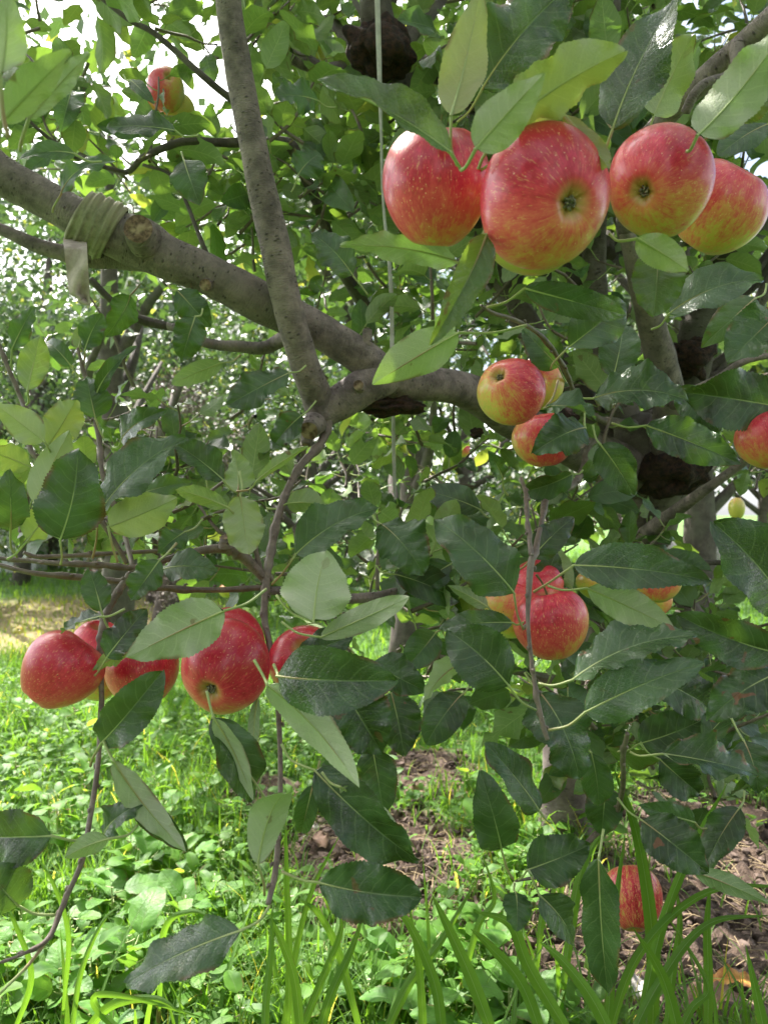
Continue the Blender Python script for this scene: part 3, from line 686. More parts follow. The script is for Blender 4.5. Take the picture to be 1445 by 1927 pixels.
L(456, 1750, 240, 1850, 108, .52, 'T', st=(508, 1704), fold=.2, gl=1, bend=.3)
L(485, 1628, 538, 1495, 68, .56, 'U', st=(498, 1684), y=.05)
L(597, 1660, 788, 1688, 98, .55, 'T', st=(530, 1640), wave=.35)
L(590, 1448, 785, 1618, 94, .56, 'T', st=(530, 1400), dk=1, fold=.4)
L(640, 1480, 778, 1612, 40, .548, 'U')
L(590, 1475, 568, 1565, 40, .62, 'T', dk=1)
L(485, 1312, 478, 1408, 22, .66, 'U')
L(700, 1245, 800, 1300, 70, .72, 'T')
L(560, 1240, 665, 1195, 60, .66, 'T', dk=1)
L(735, 1300, 760, 1420, 84, .78, 'T', dk=1)
L(820, 1190, 760, 1260, 60, .78, 'T')
L(600, 190, 520, 180, 60, 1.0, 'T'); L(560, 330, 600, 290, 60, 1.0, 'T')
L(740, 1080, 860, 1130, 66, .85, 'T', dk=1)
L(660, 1420, 600, 1500, 60, .75, 'T', dk=1); L(700, 1400, 722, 1530, 70, .82, 'T', dk=1)
L(850, 1060, 770, 1120, 60, .85, 'T'); L(905, 960, 800, 925, 60, .9, 'T')

def make_leaf(spec, i, mb):
    bx, by, tx, ty, wpx, d, side, o = spec
    r = np.random.default_rng(1000 + i)
    dt = o.get('dt', r.uniform(-.03, .02))
    b = P(bx, by, d); t = P(tx, ty, d + dt)
    mid = (b + t) / 2; view = nrm(np.array([0, 0, CAMH]) - mid)
    up = np.array([0, 0, 1.0])
    Y = nrm(t - b)
    if side == 'T': n = view + up * (.85 if o.get('gl') else .10 if o.get('dk') else .42)
    else: n = -view + up * .25
    roll = o.get('roll', r.normal() * .22)
    n = rot_about(nrm(n), Y, roll)
    fold = o.get('fold', r.uniform(.08, .55)); 
    hw = wpx * d / F / 2 / math.cos(fold) * (1.06)
    V, uv, q = leaf_verts(b, t, n, hw, S_HERO, 81, fold=fold, bend=o.get('bend', r.uniform(.2, 1.5)) , wave=o.get('wave', r.uniform(.12, .42)),
                          twist=r.normal() * .4, serr=r.uniform(.045, .09), cup=r.uniform(.02, .2), ph=r.uniform(0, 6), shape=(r.uniform(.46, .66), r.uniform(.62, .95)), asym=r.normal() * .05, wf=r.uniform(.9, 2.2))
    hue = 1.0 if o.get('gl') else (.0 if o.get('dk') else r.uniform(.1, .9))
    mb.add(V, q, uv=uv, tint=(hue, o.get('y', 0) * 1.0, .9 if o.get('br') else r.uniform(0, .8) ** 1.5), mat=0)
    # midrib and petiole
    row = V.reshape(82, 11, 3)[:, 5]
    nn = nrm(np.cross(np.cross(Y, n), Y)) if False else n
    pr = row[[0, 8, 20, 34, 50, 66]] - nn * .0004
    tube(mb, pr, np.array([.0011, .00095, .0008, .0006, .0004, .0002]), 6, 2, mat=1, cap=False)
    if 'st' in o:
        s = P(o['st'][0], o['st'][1], d + o.get('sd', .015))
    else:
        s = b - Y * r.uniform(.014, .026) + np.array([0, .012, -.004 + .012 * (r.random() - .3)])
    m_ = (s + b) / 2 + np.array([r.normal() * .002, .001, -.003])
    tube(mb, [s, m_, b + Y * .001], [.0012, .0010, .0011], 6, 4, mat=1)
    return b
order = sorted(range(len(LEAVES)), key=lambda i: -LEAVES[i][4] * math.hypot(LEAVES[i][2] - LEAVES[i][0], LEAVES[i][3] - LEAVES[i][1]))
big = set(order[:100])
fol = MB()
for i, sp in enumerate(LEAVES):
    if i in big:
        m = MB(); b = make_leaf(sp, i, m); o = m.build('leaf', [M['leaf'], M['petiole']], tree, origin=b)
        if sp[6] == 'U': o['label'] = 'leaf showing its pale matt underside or a shine painted as one'
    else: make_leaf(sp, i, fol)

# ------------------------------------------------------------------ the rest of the foliage, on short shoots
def shoot(mb, p0, dirv, ln, nleaf, lsize, r, S=S_MID, nl=8, twig=True, tm=1, hang=.35, lightn=0.0, nh=None):
    dirv = nrm(dirv); pts = [p0]; d = dirv.copy()
    for j in range(4): d = nrm(d + r.normal(size=3) * .18 + np.array([0, 0, .08])); pts.append(pts[-1] + d * ln / 4)
    if twig: tube(mb, pts, [.0032, .0027, .0022, .0018, .0013], 5, 2, mat=2, cap=False)
    pts = np.array(pts)
    for j in range(nleaf):
        t = (j + .6) / nleaf * 4; k = min(int(t), 3); p = pts[k] + (pts[k + 1] - pts[k]) * (t - k)
        a = j * 2.4 + r.uniform(0, .6); ax = nrm(pts[k + 1] - pts[k])
        u = nrm(np.cross(ax, (.1, .3, .95))); b = np.cross(ax, u)
        od = u * math.cos(a) + b * math.sin(a)
        D = nrm(od * .9 + ax * .5 + np.array([0, 0, -hang + r.normal() * .25]))
        pl = r.uniform(.012, .03); q0 = p + nrm(od + ax * .5) * pl
        l = lsize * r.uniform(.65, 1.15) * (.75 + .25 * math.sin(math.pi * (j + .7) / nleaf))
        n = nrm(np.array([0, 0, 1.0]) * r.uniform(.3, 1.2) + od * r.uniform(-.2, .7) + r.normal(size=3) * .35)
        V, uv, q = leaf_verts(q0, q0 + D * l, n, l * r.uniform(.25, .33), S, nl, fold=r.uniform(.05, .5), bend=r.uniform(.1, 1.1), wave=r.uniform(.1, .3), twist=r.normal() * .3, cup=.08, ph=r.uniform(0, 6), serr=.06 if nl > 16 else 0)
        y = r.random(); y = .4 * (y > .985) + .2 * r.random()
        mb.add(V, q, uv=uv, tint=(r.uniform(.0, 1), y, r.uniform(0, .6)), mat=0)
        tube(mb, [p, (p + q0) / 2 + np.array([0, 0, -.002]), q0 + D * .002], [.0010, .0009, .0010], 4, 1, mat=1, cap=False)

GAPS = [(365, 270, 55, 45), (215, 215, 45, 40), (150, 60, 60, 45), (240, 100, 40, 30), (480, 160, 35, 60), (330, 330, 50, 40), (60, 120, 40, 40), (520, 470, 30, 20), (250, 380, 90, 30)]
CLEAR = [(715, 130, 60, 150, 1.4), (730, 45, 560, 420, 1.2), (1255, 120, 800, 230, 1.4), (1225, 50, 620, 110, 1.3), (315, 120, 185, 120, 1.95), (960, 90, 740, 90, 1.1), (1020, 80, 830, 90, 1.1), (600, 50, 110, 60, 1.8), (1190, 110, 1100, 60, 1.1)]
def gap(px, py):
    return any(((px - a) / b) ** 2 + ((py - c) / e) ** 2 < 1 for a, c, b, e in GAPS)
def zone(mb, n, x0, y0, x1, y1, d0, d1, lsize=.075, nleaf=7, seed=0, S=S_MID, nl=10, usegap=True, ok=None):
    r = np.random.default_rng(seed); k = 0
    while k < n:
        px, py, d = r.uniform(x0, x1), r.uniform(y0, y1), r.uniform(d0, d1)
        if usegap and gap(px, py): continue
        if ok and not ok(px, py): continue
        if any(((px - a) / b) ** 2 + ((py - c) / e) ** 2 < 1 and d < f for a, b, c, e, f in CLEAR): continue
        k += 1
        p = P(px, py, d); dv = np.array([r.normal(), r.normal() * .7, r.normal() * .5 + .5])
        shoot(mb, p, dv, r.uniform(.06, .17), int(r.integers(nleaf - 2, nleaf + 2)), lsize, r, S, nl)
zone(fol, 175, 480, -80, 1445, 420, 1.1, 1.85, seed=1, lsize=.086)
zone(fol, 46, 0, -80, 480, 320, 1.05, 1.8, seed=2, lsize=.08, nleaf=7)
zone(fol, 34, 240, 300, 520, 520, 1.15, 1.9, seed=3, lsize=.065)
zone(fol, 84, 560, 380, 1445, 720, 1.1, 1.9, seed=4)
zone(fol, 34, 640, 700, 1050, 1080, 1.15, 1.8, seed=5)
zone(fol, 34, 1050, 760, 1480, 1080, 1.1, 1.9, seed=6, ok=lambda x, y: not (1230 < x < 1420 and 900 < y < 1120))
zone(fol, 40, 600, 1020, 1060, 1330, .88, 1.4, seed=7)
zone(fol, 44, 1040, 1120, 1480, 1400, .85, 1.5, seed=8, ok=lambda x, y: not (1290 < x < 1460 and 1040 < y < 1150))
zone(fol, 10, 1050, 1400, 1450, 1520, .85, 1.2, seed=9, lsize=.065)
zone(fol, 22, 200, 860, 560, 1090, .84, 1.15, seed=10, lsize=.065)
zone(fol, 9, 0, 880, 200, 1010, .84, 1.1, seed=11, lsize=.06)
zone(fol, 7, 0, 560, 520, 800, 1.1, 1.5, seed=12, lsize=.05, nleaf=5)
zone(fol, 10, 520, 620, 700, 1000, 1.3, 1.8, seed=13, lsize=.06, nleaf=5)
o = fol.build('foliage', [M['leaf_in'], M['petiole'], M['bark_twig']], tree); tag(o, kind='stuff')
# the crown overhead, unseen above the frame, thickened to shade the foreground
can = MB(); r = np.random.default_rng(77)
for i in range(620):
    y = r.uniform(-.1, 2.5); x = r.uniform(-1.5, 1.9); zmin = CAMH + .78 * max(y, .35) + .12
    shoot(can, np.array([x, y, zmin + r.uniform(0, .9)]), np.array([r.normal(), r.normal(), .5]), .15, 8, .085, r, S_LO, 4, twig=False)
for i in range(300):  # extra unseen shoots, added to darken the crown, trimmed to sun the lawn
    y = r.uniform(1.6, 3.4); x = r.uniform(-.4 if y > 2.3 else -1.6, 2.2); zmin = CAMH + .74 * y + .12
    shoot(can, np.array([x, y, zmin + r.uniform(0, .7)]), np.array([r.normal(), r.normal(), .5]), .15, 8, .095, r, S_LO, 4, twig=False)
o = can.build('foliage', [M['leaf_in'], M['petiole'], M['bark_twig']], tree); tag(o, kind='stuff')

# ------------------------------------------------------------------ apples
def apple(px, py, wpx, hpx, R, cal, label, red=.55, bl=(0, .2, 1), bias=.0, group=None, stem=False, d=None, pt=0.0, flat=.90, seed=0, lobes=.022, st=.55):
    """R: half width in metres; cal: (dx, dy, toward) direction of the calyx in picture terms; red/bl/bias: where the red cheek sits"""
    r = np.random.default_rng(seed + int(px))
    d = d or F * R / (wpx / 2)
    c = P(px, py, d)
    view = nrm(c - np.array([0, 0, CAMH]))
    rt = nrm(np.cross(view, (0, 0, 1))); upv = np.cross(rt, view)
    cd = nrm(rt * cal[0] - upv * cal[1] - view * cal[2])
    ax = -cd                                   # stem direction
    u = nrm(np.cross(ax, (.21, .97, .13))); v = np.cross(ax, u)
    nth, nph = 72, 54
    th, ph = np.meshgrid(np.linspace(0, 2 * np.pi, nth + 1), np.linspace(0, np.pi, nph + 1))
    rho = np.sin(ph) ** .93 * (1 + .07 * np.cos(ph) - .035 * (1 - np.cos(ph)) ** 2 * .5 - pt * (1 - np.cos(ph)) ** 2 * .25)
    rho = rho * (1 + lobes * np.cos(5 * th + r.uniform(0, 6)) * ((1 - np.cos(ph)) / 2) ** 1.5 + .018 * np.cos(2 * th + r.uniform(0, 6)) + .012 * np.cos(3 * th + r.uniform(0, 6)))
    zz = flat * np.cos(ph) - .34 * np.exp(-(rho / .25) ** 2) * (ph < np.pi / 2) + .25 * np.exp(-(rho / .19) ** 2) * (ph > np.pi / 2) * (1 + .10 * np.cos(5 * th) + .05 * np.cos(10 * th + 1))
    zz = zz * (1 + .04 * np.cos(th + r.uniform(0, 6)) * np.sin(ph))
    X = rho * np.cos(th); Y = rho * np.sin(th)
    X[:, -1] = X[:, 0]; Y[:, -1] = Y[:, 0]; zz[:, -1] = zz[:, 0]
    ap = np.stack([X, Y, zz], -1)
    W = (X[..., None] * u + Y[..., None] * v + zz[..., None] * ax)
    nW = W / (np.linalg.norm(W, axis=-1, keepdims=True) + 1e-9)
    b = nrm(np.asarray(bl, float)); blush = red + (nW @ b) * .42 + bias
    W = W * R
    # slight stretch so that the outline has the photographed proportions
    cr = hpx / wpx; R = wpx / 2 * d / F
    def deform(Q):
        Q = np.asarray(Q); h = Q[..., 2:3] * (cr - 1); return Q + h * np.array([0, 0, 1.0])
    # real half width of the outline
    e = empty('apple', c, label, 'apple', group)
    i = np.arange(nph)[:, None] * (nth + 1) + np.arange(nth)[None]
    q = np.stack([i, i + nth + 1, i + nth + 2, i + 1], -1).reshape(-1, 4)
    m = MB(); m.add((c + deform(W)).reshape(-1, 3), q, tint=(r.random(), st, 0), apos=ap.reshape(-1, 3), blush=blush.reshape(-1))
    m.build('skin', M['apple'], e, apple=True)
    def loc(x, y, z): return c + deform((x * u + y * v + z * ax) * R)
    if cal[2] > -.3:
        m = MB(); zb = -flat + .25
        for k in range(5):
            a = k * 2 * np.pi / 5 + .4
            for w_ in (0, 1):
                a2 = a + w_ * .6; rr = .10 if w_ == 0 else .07
                p0 = loc(.025 * math.cos(a2), .025 * math.sin(a2), zb - .01); p1 = loc(rr * math.cos(a2), rr * math.sin(a2), zb - .055 - .05 * w_); p2 = loc(rr * .5 * math.cos(a2 + .4), rr * .5 * math.sin(a2 + .4), zb - .12 - .03 * w_)
                tube(m, [p0, p1, p2], [.018 * R, .022 * R, .004 * R], 6, 3)
        tube(m, [loc(0, 0, zb + .05), loc(0, 0, zb - .03)], [.05 * R, .035 * R], 8, 2)
        m.build('calyx', M['calyx'], e)
    if stem:
        m = MB(); z0 = flat - .34
        tube(m, [loc(0, 0, z0 - .03), loc(.02, 0, z0 + .22), loc(.10, .05, z0 + .5), loc(.22, .08, z0 + .72)], [.035 * R, .03 * R, .028 * R, .04 * R], 8, 4)
        m.build('stem', M['stem'], e)
    return e
apple(820, 352, 206, 252, .040, (-.05, .95, .05), 'big pink-red apple with yellow-streaked base, leftmost of the upper right row', red=.72, bl=(-.3, -.35, .8), bias=.02, seed=1)
apple(1027, 373, 244, 272, .0415, (.42, .08, .80), 'largest apple, pink with its calyx facing out, second from left in the upper right row', red=.68, bl=(-.25, -.4, .8), bias=0, seed=2)
apple(1006, 434, 186, 184, .0375, (.2, .6, -.3), 'yellow-green apple mostly hidden beneath the largest pink apple', red=.22, bl=(0, 0, 1), seed=3, bias=-.1)
apple(1238, 344, 191, 212, .036, (-.32, .10, .85), 'pink apple with calyx facing out, third from left in the upper right row', red=.58, bl=(.1, -.4, .9), seed=4)
apple(1349, 392, 190, 200, .0375, (-.55, .75, -.05), 'red over yellow streaked apple at the right end of the upper row', red=.60, bl=(.1, -.1, .9), st=.8, seed=5, d=.60)
apple(960, 735, 131, 131, .0355, (-.38, -.50, .72), 'small round pink and yellow apple in front of the end of the thick limb', red=.52, bl=(.7, -.2, .4), st=.8, seed=6)
apple(1012, 724, 72, 72, .032, (0, .2, -.9), 'small yellow apple with red cheek peeping out behind the round one near the limb', red=.40, bl=(-.6, 0, .8), seed=7, d=.92)
apple(1022, 828, 122, 120, .035, (.1, .9, -.1), 'red streaked apple half covered by a leaf under the small round one', red=.62, bl=(.5, -.2, .2), st=.8, seed=8, d=.84)
apple(1452, 827, 128, 124, .036, (.2, .8, .1), 'red apple cut off by the right edge above the diagonal branch', red=.66, bl=(.2, -.2, .4), seed=9)
apple(1036, 1174, 142, 152, .037, (.1, .8, -.2), 'red apple speckled yellow hanging behind the vertical twig', red=.58, bl=(-.5, -.3, .55), st=.8, seed=10, stem=True, d=.73)
apple(962, 1142, 110, 112, .036, (-.3, .8, -.3), 'yellow and pink apple tucked behind the left side of the speckled one', red=.40, bl=(.3, 0, .3), seed=11, d=.80)
apple(1010, 1102, 72, 76, .028, (0, .7, -.5), 'small red apple top showing above the speckled one on the vertical twig', red=.62, bl=(0, 0, 1), seed=12, d=.80)
apple(1134, 1100, 98, 66, .032, (0, .9, .2), 'yellow apple with brown freckles under the big leaf, left of a touching pair', red=.08, bl=(0, 0, 1), seed=13, d=.86)
apple(1228, 1098, 100, 80, .032, (0, .9, .2), 'yellow apple with red streaks under the big leaf, right of a touching pair', red=.18, bl=(0, -.6, .3), st=.8, seed=14, d=.86)
apple(1214, 1132, 84, 64, .032, (0, .9, 0), 'dull orange apple below the touching yellow pair', red=.18, bl=(.5, 0, .1), seed=15, d=.93)
apple(1188, 1690, 110, 130, .0385, (.1, .7, .1), 'red and cream striped apple hanging low among the grass blades', red=.46, bl=(.2, -.3, .1), st=2.4, seed=16, stem=True, d=.97)
apple(113, 1262, 154, 150, .038, (-.62, .66, -.02), 'deep red lopsided apple at the far left, pointed at the lower left', red=.80, bl=(-.3, -.3, .5), seed=17, pt=.18, flat=.98, d=.69)
apple(270, 1264, 140, 142, .038, (.1, .8, -.1), 'dark red apple between two others, half behind a grey-green leaf', red=.74, bl=(-.2, -.2, .6), seed=18, d=.76)
apple(186, 1244, 76, 112, .034, (-.1, .8, -.3), 'pinkish apple with a yellow base squeezed behind the two left red ones', red=.50, bl=(0, -.2, .9), seed=19, d=.84, stem=False)
apple(423, 1257, 171, 184, .040, (-.36, .52, .70), 'shiny crimson apple with its calyx at the lower left, beside the hanging twig', red=.76, bl=(.2, -.3, .6), seed=20, d=.655)
apple(432, 1214, 94, 96, .036, (.1, .2, -.8), 'red apple top peeping above the shiny crimson apple', red=.70, bl=(0, -.3, .8), seed=21, d=.74)
apple(574, 1246, 94, 90, .036, (.1, .5, -.8), 'red apple mostly hidden behind the twig and a broad leaf, right of the crimson one', red=.72, bl=(0, -.3, .8), seed=22, d=.72)
apple(313, 166, 54, 68, .032, (.1, -.55, .6), 'small pinkish apple high at upper left, on top of two paler ones', red=.42, st=.25, bl=(-.8, -.3, 0), seed=23, d=1.30)
apple(296, 208, 46, 50, .032, (0, .7, .3), 'pale pink apple under the high small one, left of a pair', red=.24, st=.3, bl=(-.6, 0, .2), seed=24, d=1.36)
apple(334, 212, 50, 62, .032, (0, .7, .3), 'pale pink apple under the high small one, right of a pair', red=.24, st=.3, bl=(-.6, 0, .2), seed=25, d=1.34)
apple(594, 112, 46, 64, .030, (0, .7, .3), 'pale green apple behind the branch near the dark old limb', red=.06, bl=(0, 0, 1), bias=-.15, seed=26, d=1.75)
apple(636, 124, 36, 52, .028, (0, .7, .3), 'pale green apple touching the dark old limb', red=.06, bl=(0, 0, 1), bias=-.15, seed=27, d=1.9)
apple(1385, 958, 30, 48, .028, (0, .9, .2), 'yellow-green apple hanging in the distance near the right edge', red=.05, bl=(0, 0, 1), bias=-.15, seed=28, d=2.6)
apple(870, 848, 30, 28, .03, (0, .9, .2), 'tiny distant red apple below the thick limb', red=.55, bl=(0, 0, 1), seed=29, d=2.7)
apple(428, 1112, 34, 30, .032, (0, .9, .2), 'tiny distant yellow apple above the shiny crimson one', red=.10, bl=(0, 0, 1), seed=30, d=2.7)
apple(1160, 470, 34, 30, .032, (0, .9, .2), 'tiny distant red apple right below the largest pink one', red=.6, bl=(0, 0, 1), seed=31, d=2.5)
fa = apple(36, 1188, 22, 20, .034, (0, -.3, .5), 'pale green fallen apple lying alone on the dry lawn', red=.05, bl=(0, 0, 1), bias=-.2, seed=32, d=4.62)
fa.location.z += 0.0

# ------------------------------------------------------------------ cloth tie and strap
c0, c1 = P(146, 405, .835), P(213, 440, .852)
ct = empty('cloth_tie', c0, 'faded khaki cloth wrapped round the thick limb with a torn end hanging down', 'cloth tie')
m = MB(); n = 60; axd = nrm(c1 - c0); u = nrm(np.cross(axd, (0, 1, 0))); v = np.cross(axd, u)
rows = []; ns = 34
for i in range(ns):
    s = i / (ns - 1); th = np.linspace(0, 2 * np.pi, n + 1)
    base = (39 + 5 * s) * .845 / F
    pleat = .0016 * np.sin(s * 26 + 1.2 * np.sin(th + .6) + .5 * th * 0) + .0009 * np.sin(s * 55 + 2.2 * np.sin(th * 2))
    edge = .0042 * (1 - np.exp(-min(s, 1 - s) * 14)) - .001
    R_ = base + .0045 + edge + pleat * (1 if 0 < i < ns - 1 else 0) + .0012 * np.sin(th * 2 + 1)
    c = c0 + (c1 - c0) * (s * 1.05) + axd * 0.0
    rows.append(c + (np.cos(th)[:, None] * u + np.sin(th)[:, None] * v) * R_[:, None] + axd * (.004 * np.sin(th + 2))[:, None])
V = np.concatenate(rows); m.add(V, gridq(ns, n + 1)); m.build('wrap', M['cloth'], ct)
m = MB(); nx, ny = 12, 46; V = []
for j in range(ny):
    t = j / (ny - 1); py = 448 + t * 128
    for i in range(nx):
        s = i / (nx - 1)
        xl = 119 + 14 * t; xr = 163 + 7 * t
        if t > .82: xl = 119 + 14 * .82 + (t - .82) * 250 * (0.9 + .25 * math.sin(t * 60)); 
        xl = min(xl, xr - 2)
        px = xl + (xr - xl) * s
        dep = .800 + .035 * max(0, 1 - t * 7) - .004 * math.sin(s * 5 + t * 9) - .006 * math.sin(t * 4) + .010 * max(0, t - .5) * math.sin(s * 9 + 2)
        V.append(P(px, py + 5 * math.sin(s * 7 + 1) * (t > .9), dep))
m.add(V, gridq(ny, nx)[:, ::-1]); V2 = np.array(V) + np.array([0, .0012, 0]); m.add(V2, gridq(ny, nx))
m.build('hanging_end', M['cloth_end'], ct)

m = MB(); sp = [(708, -80, 1.08), (711, 30, 1.08), (714, 140, 1.08), (717, 240, 1.08), (721, 380, 1.08), (735, 530, 1.08), (738, 680, 1.08), (740, 800, 1.08), (742, 900, 1.08), (743, 940, 1.08)]
C = catmull(np.array([P(*a) for a in sp]), 10); n = len(C); V = []
for k in range(n):
    t = k / (n - 1); wd = (5.2 - 2.4 * t) * 1.08 / F; a = .2 + .9 * max(0, math.sin(t * 7 - 1.2)) ; wd *= (1 if t < .93 else 1 - (t - .93) * 9)
    dx = np.array([math.cos(a), math.sin(a), 0]) * wd; dz = np.array([-math.sin(a), math.cos(a), 0]) * .0007
    V += [C[k] - dx - dz, C[k] - dz * 1.6 + np.array([0, .0006, 0]), C[k] + dx - dz, C[k] + dx + dz, C[k] + dz, C[k] - dx + dz]
i = np.arange(n - 1)[:, None] * 6; q = []
for k in range(n - 1):
    for j in range(6): a = k * 6 + j; b = k * 6 + (j + 1) % 6; q.append((a, b, b + 6, a + 6))
m.add(V, q); o = m.build('strap', M['strap']); tag(o, 'narrow white strap hanging straight down through the crown behind the thick limb', 'strap')

# ------------------------------------------------------------------ lawn, ground cover, soil litter
def blade(mb, p, d, ln, wd, lean, r, seg=5, tint=(.5, 0, 0), curl=1.0):
    t = np.linspace(0, 1, seg + 1); dv = np.array([math.cos(d), math.sin(d), 0]); sv = np.array([-math.sin(d), math.cos(d), 0])
    ang = lean + curl * t; dx = np.concatenate([[0], np.cumsum(np.sin(ang[:-1]))]) / seg * ln; dz = np.concatenate([[0], np.cumsum(np.cos(ang[:-1]))]) / seg * ln
    w_ = wd * (1 - t ** 2.2) + .0002
    c = p + dx[:, None] * dv + dz[:, None] * np.array([0, 0, 1])
    nv = np.stack([-np.cos(ang) * dv[0], -np.cos(ang) * dv[1], np.sin(ang)], -1)
    V = np.stack([c - w_[:, None] * sv / 2 + nv * w_[:, None] * .15, c, c + w_[:, None] * sv / 2 + nv * w_[:, None] * .15], 1).reshape(-1, 3)
    uv = np.stack([np.tile([0, .5, 1.0], seg + 1), np.repeat(t, 3)], -1)
    mb.add(V, gridq(seg + 1, 3), uv=uv, tint=tint)
r = np.random.default_rng(5)
gm = MB(); cnt = 0
def inview(x, y, mx=.56): return abs(x) < y * mx + .15
while cnt < 27000:
    y = .85 + 2.9 * r.random() ** 1.2; x = r.uniform(-.56, .56) * y
    so_ = float(soil_cover(np.array(x), np.array(y)))
    if r.random() < so_ * 1.1 - .12: continue
    cl = .5 + .5 * math.sin(x * 9 + 3 * math.sin(y * 7)) * math.sin(y * 11 + 2)
    if r.random() > .35 + .65 * cl: continue
    cnt += 1; z = float(ground_h(x, y))
    ln = r.uniform(.03, .12) * (1.25 if cl > .7 else .8)
    blade(gm, np.array([x, y, z - .004]), r.uniform(0, 6.28), ln, r.uniform(.0018, .0055), r.uniform(.05, .5), r, 4, (r.random(), .9 * (r.random() > .95) + float(dry_cover(x, y)) * .6, r.uniform(0, .3)), r.uniform(.2, 1.6))
cnt = 0
while cnt < 26000:
    y = 3.4 + 11 * r.random() ** 1.5; x = r.uniform(-.58, .58) * y
    cnt += 1; dc = float(dry_cover(x, y)); k = 1 + (y - 3.4) * .10
    z = float(ground_h(x, y)) * math.exp(-max(0, math.hypot(x, y) - 4) / 2)
    blade(gm, np.array([x, y, z - .004]), r.uniform(0, 6.28), r.uniform(.03, .10) * k * (1 - .5 * dc), r.uniform(.004, .009) * k, r.uniform(.1, .7), r, 2, (r.random(), .25 * (r.random() > .9) + dc * .9 * r.random(), 0), r.uniform(.2, 1.3))
o = gm.build('grass', M['grass']); tag(o, kind='stuff')

def sprig(mb, p, size, r, nleaf=5, S=S_LO, nl=4, wr=(.20, .42), mat=0, h=None):
    h = h or size * r.uniform(.5, 1.1); a0 = r.uniform(0, 6.28)
    for j in range(nleaf):
        a = a0 + j * 2.4; ev = r.uniform(-.1, .6); st = p + np.array([0, 0, h * (.35 + .65 * (j + 1) / nleaf)])
        D = np.array([math.cos(a) * math.cos(ev), math.sin(a) * math.cos(ev), math.sin(ev)]); l = size * r.uniform(.7, 1.15)
        b = st + D * size * .22
        n = nrm(np.array([0, 0, 1.0]) + r.normal(size=3) * .25)
        V, uv, q = leaf_verts(b, b + D * l, n, l * r.uniform(*wr), S, nl, fold=r.uniform(.1, .4), bend=r.uniform(.3, 1.2), wave=.08, cup=.1, ph=r.uniform(0, 6), shape=(.5, .62))
        mb.add(V, q, uv=uv, tint=(r.random(), .3 * (r.random() > .92), r.uniform(0, .35)), mat=mat)
        if nl > 6: tube(mb, [st, (st + b) / 2 + np.array([0, 0, -.001]), b], [.0011, .0010, .0010], 5, 1, mat=1, cap=False)
    if nl > 3: tube(mb, [p - np.array([0, 0, .01]), p + np.array([r.normal() * .004, r.normal() * .004, h])], [size * .03, size * .02], 5, 2, mat=1, cap=False)
cm = MB(); cnt = 0
while cnt < 2200:
    y = .95 + 2.6 * r.random() ** 1.1; x = r.uniform(-.56, .56) * y
    so_ = float(soil_cover(np.array(x), np.array(y)))
    if r.random() < so_ * 1.03 - .08: continue
    if math.sin(x * 6 + 1.3 * y) + math.sin(y * 5 - x * 3) < -.6: continue
    cnt += 1
    sprig(cm, np.array([x, y, float(ground_h(x, y))]), r.uniform(.014, .034), r, 5, h=r.uniform(.015, .055))
cnt = 0
while cnt < 260:
    y = 1.0 + 1.6 * r.random(); x = r.uniform(-.56, .45) * y
    if r.random() < float(soil_cover(np.array(x), np.array(y))) * 1.4: continue
    cnt += 1
    sprig(cm, np.array([x, y, float(ground_h(x, y))]), r.uniform(.03, .055), r, 5, S_MID, 8, h=r.uniform(.03, .09))
o = cm.build('ground_cover', [M['cover'], M['petiole']]); tag(o, kind='stuff')

# soil crumbs and litter
m = MB(); cnt = 0
ico = np.array([(0, 0, 1), (.89, 0, .45), (.28, .85, .45), (-.72, .53, .45), (-.72, -.53, .45), (.28, -.85, .45), (.72, .53, -.45), (-.28, .85, -.45), (-.89, 0, -.45), (-.28, -.85, -.45), (.72, -.53, -.45), (0, 0, -1)])
icf = [(0, 1, 2), (0, 2, 3), (0, 3, 4), (0, 4, 5), (0, 5, 1), (1, 6, 2), (2, 7, 3), (3, 8, 4), (4, 9, 5), (5, 10, 1), (6, 7, 2), (7, 8, 3), (8, 9, 4), (9, 10, 5), (10, 6, 1), (11, 7, 6), (11, 8, 7), (11, 9, 8), (11, 10, 9), (11, 6, 10)]
while cnt < 6500:
    y = r.uniform(1.0, 2.6); x = r.uniform(-.5, .56 * y)
    if float(soil_cover(np.array(x), np.array(y))) < .35: continue
    cnt += 1; s = .0025 + .010 * r.random() ** 4
    m.add(np.array([x, y, float(ground_h(x, y)) + s * .4]) + ico * s * r.uniform(.6, 1.3, 3) * (1 + .25 * r.normal(size=(12, 1))), t=icf)
M['clod'] = noisy('soil_clod', (.045, .03, .024), (.15, .105, .085), 60, .95, .002, (.20, .145, .12))
o = m.build('soil_crumbs', M['clod'], smooth=False); tag(o, kind='stuff')
m = MB(); cnt = 0
while cnt < 1600:
    y = r.uniform(1.0, 2.8); x = r.uniform(-.6, .56 * y)
    if r.random() > .25 + float(soil_cover(np.array(x), np.array(y))): continue
    cnt += 1; a = r.uniform(0, 6.28); l = r.uniform(.02, .07); p = np.array([x, y, float(ground_h(x, y)) + .006]); dv = np.array([math.cos(a), math.sin(a), r.normal() * .15])
    tube(m, [p - dv * l / 2, p + np.array([0, 0, r.uniform(0, .006)]), p + dv * l / 2], [.0007, .0009, .0005], 4, 2, cap=False)
o = m.build('dry_litter', M['deadgrass']); tag(o, kind='stuff')

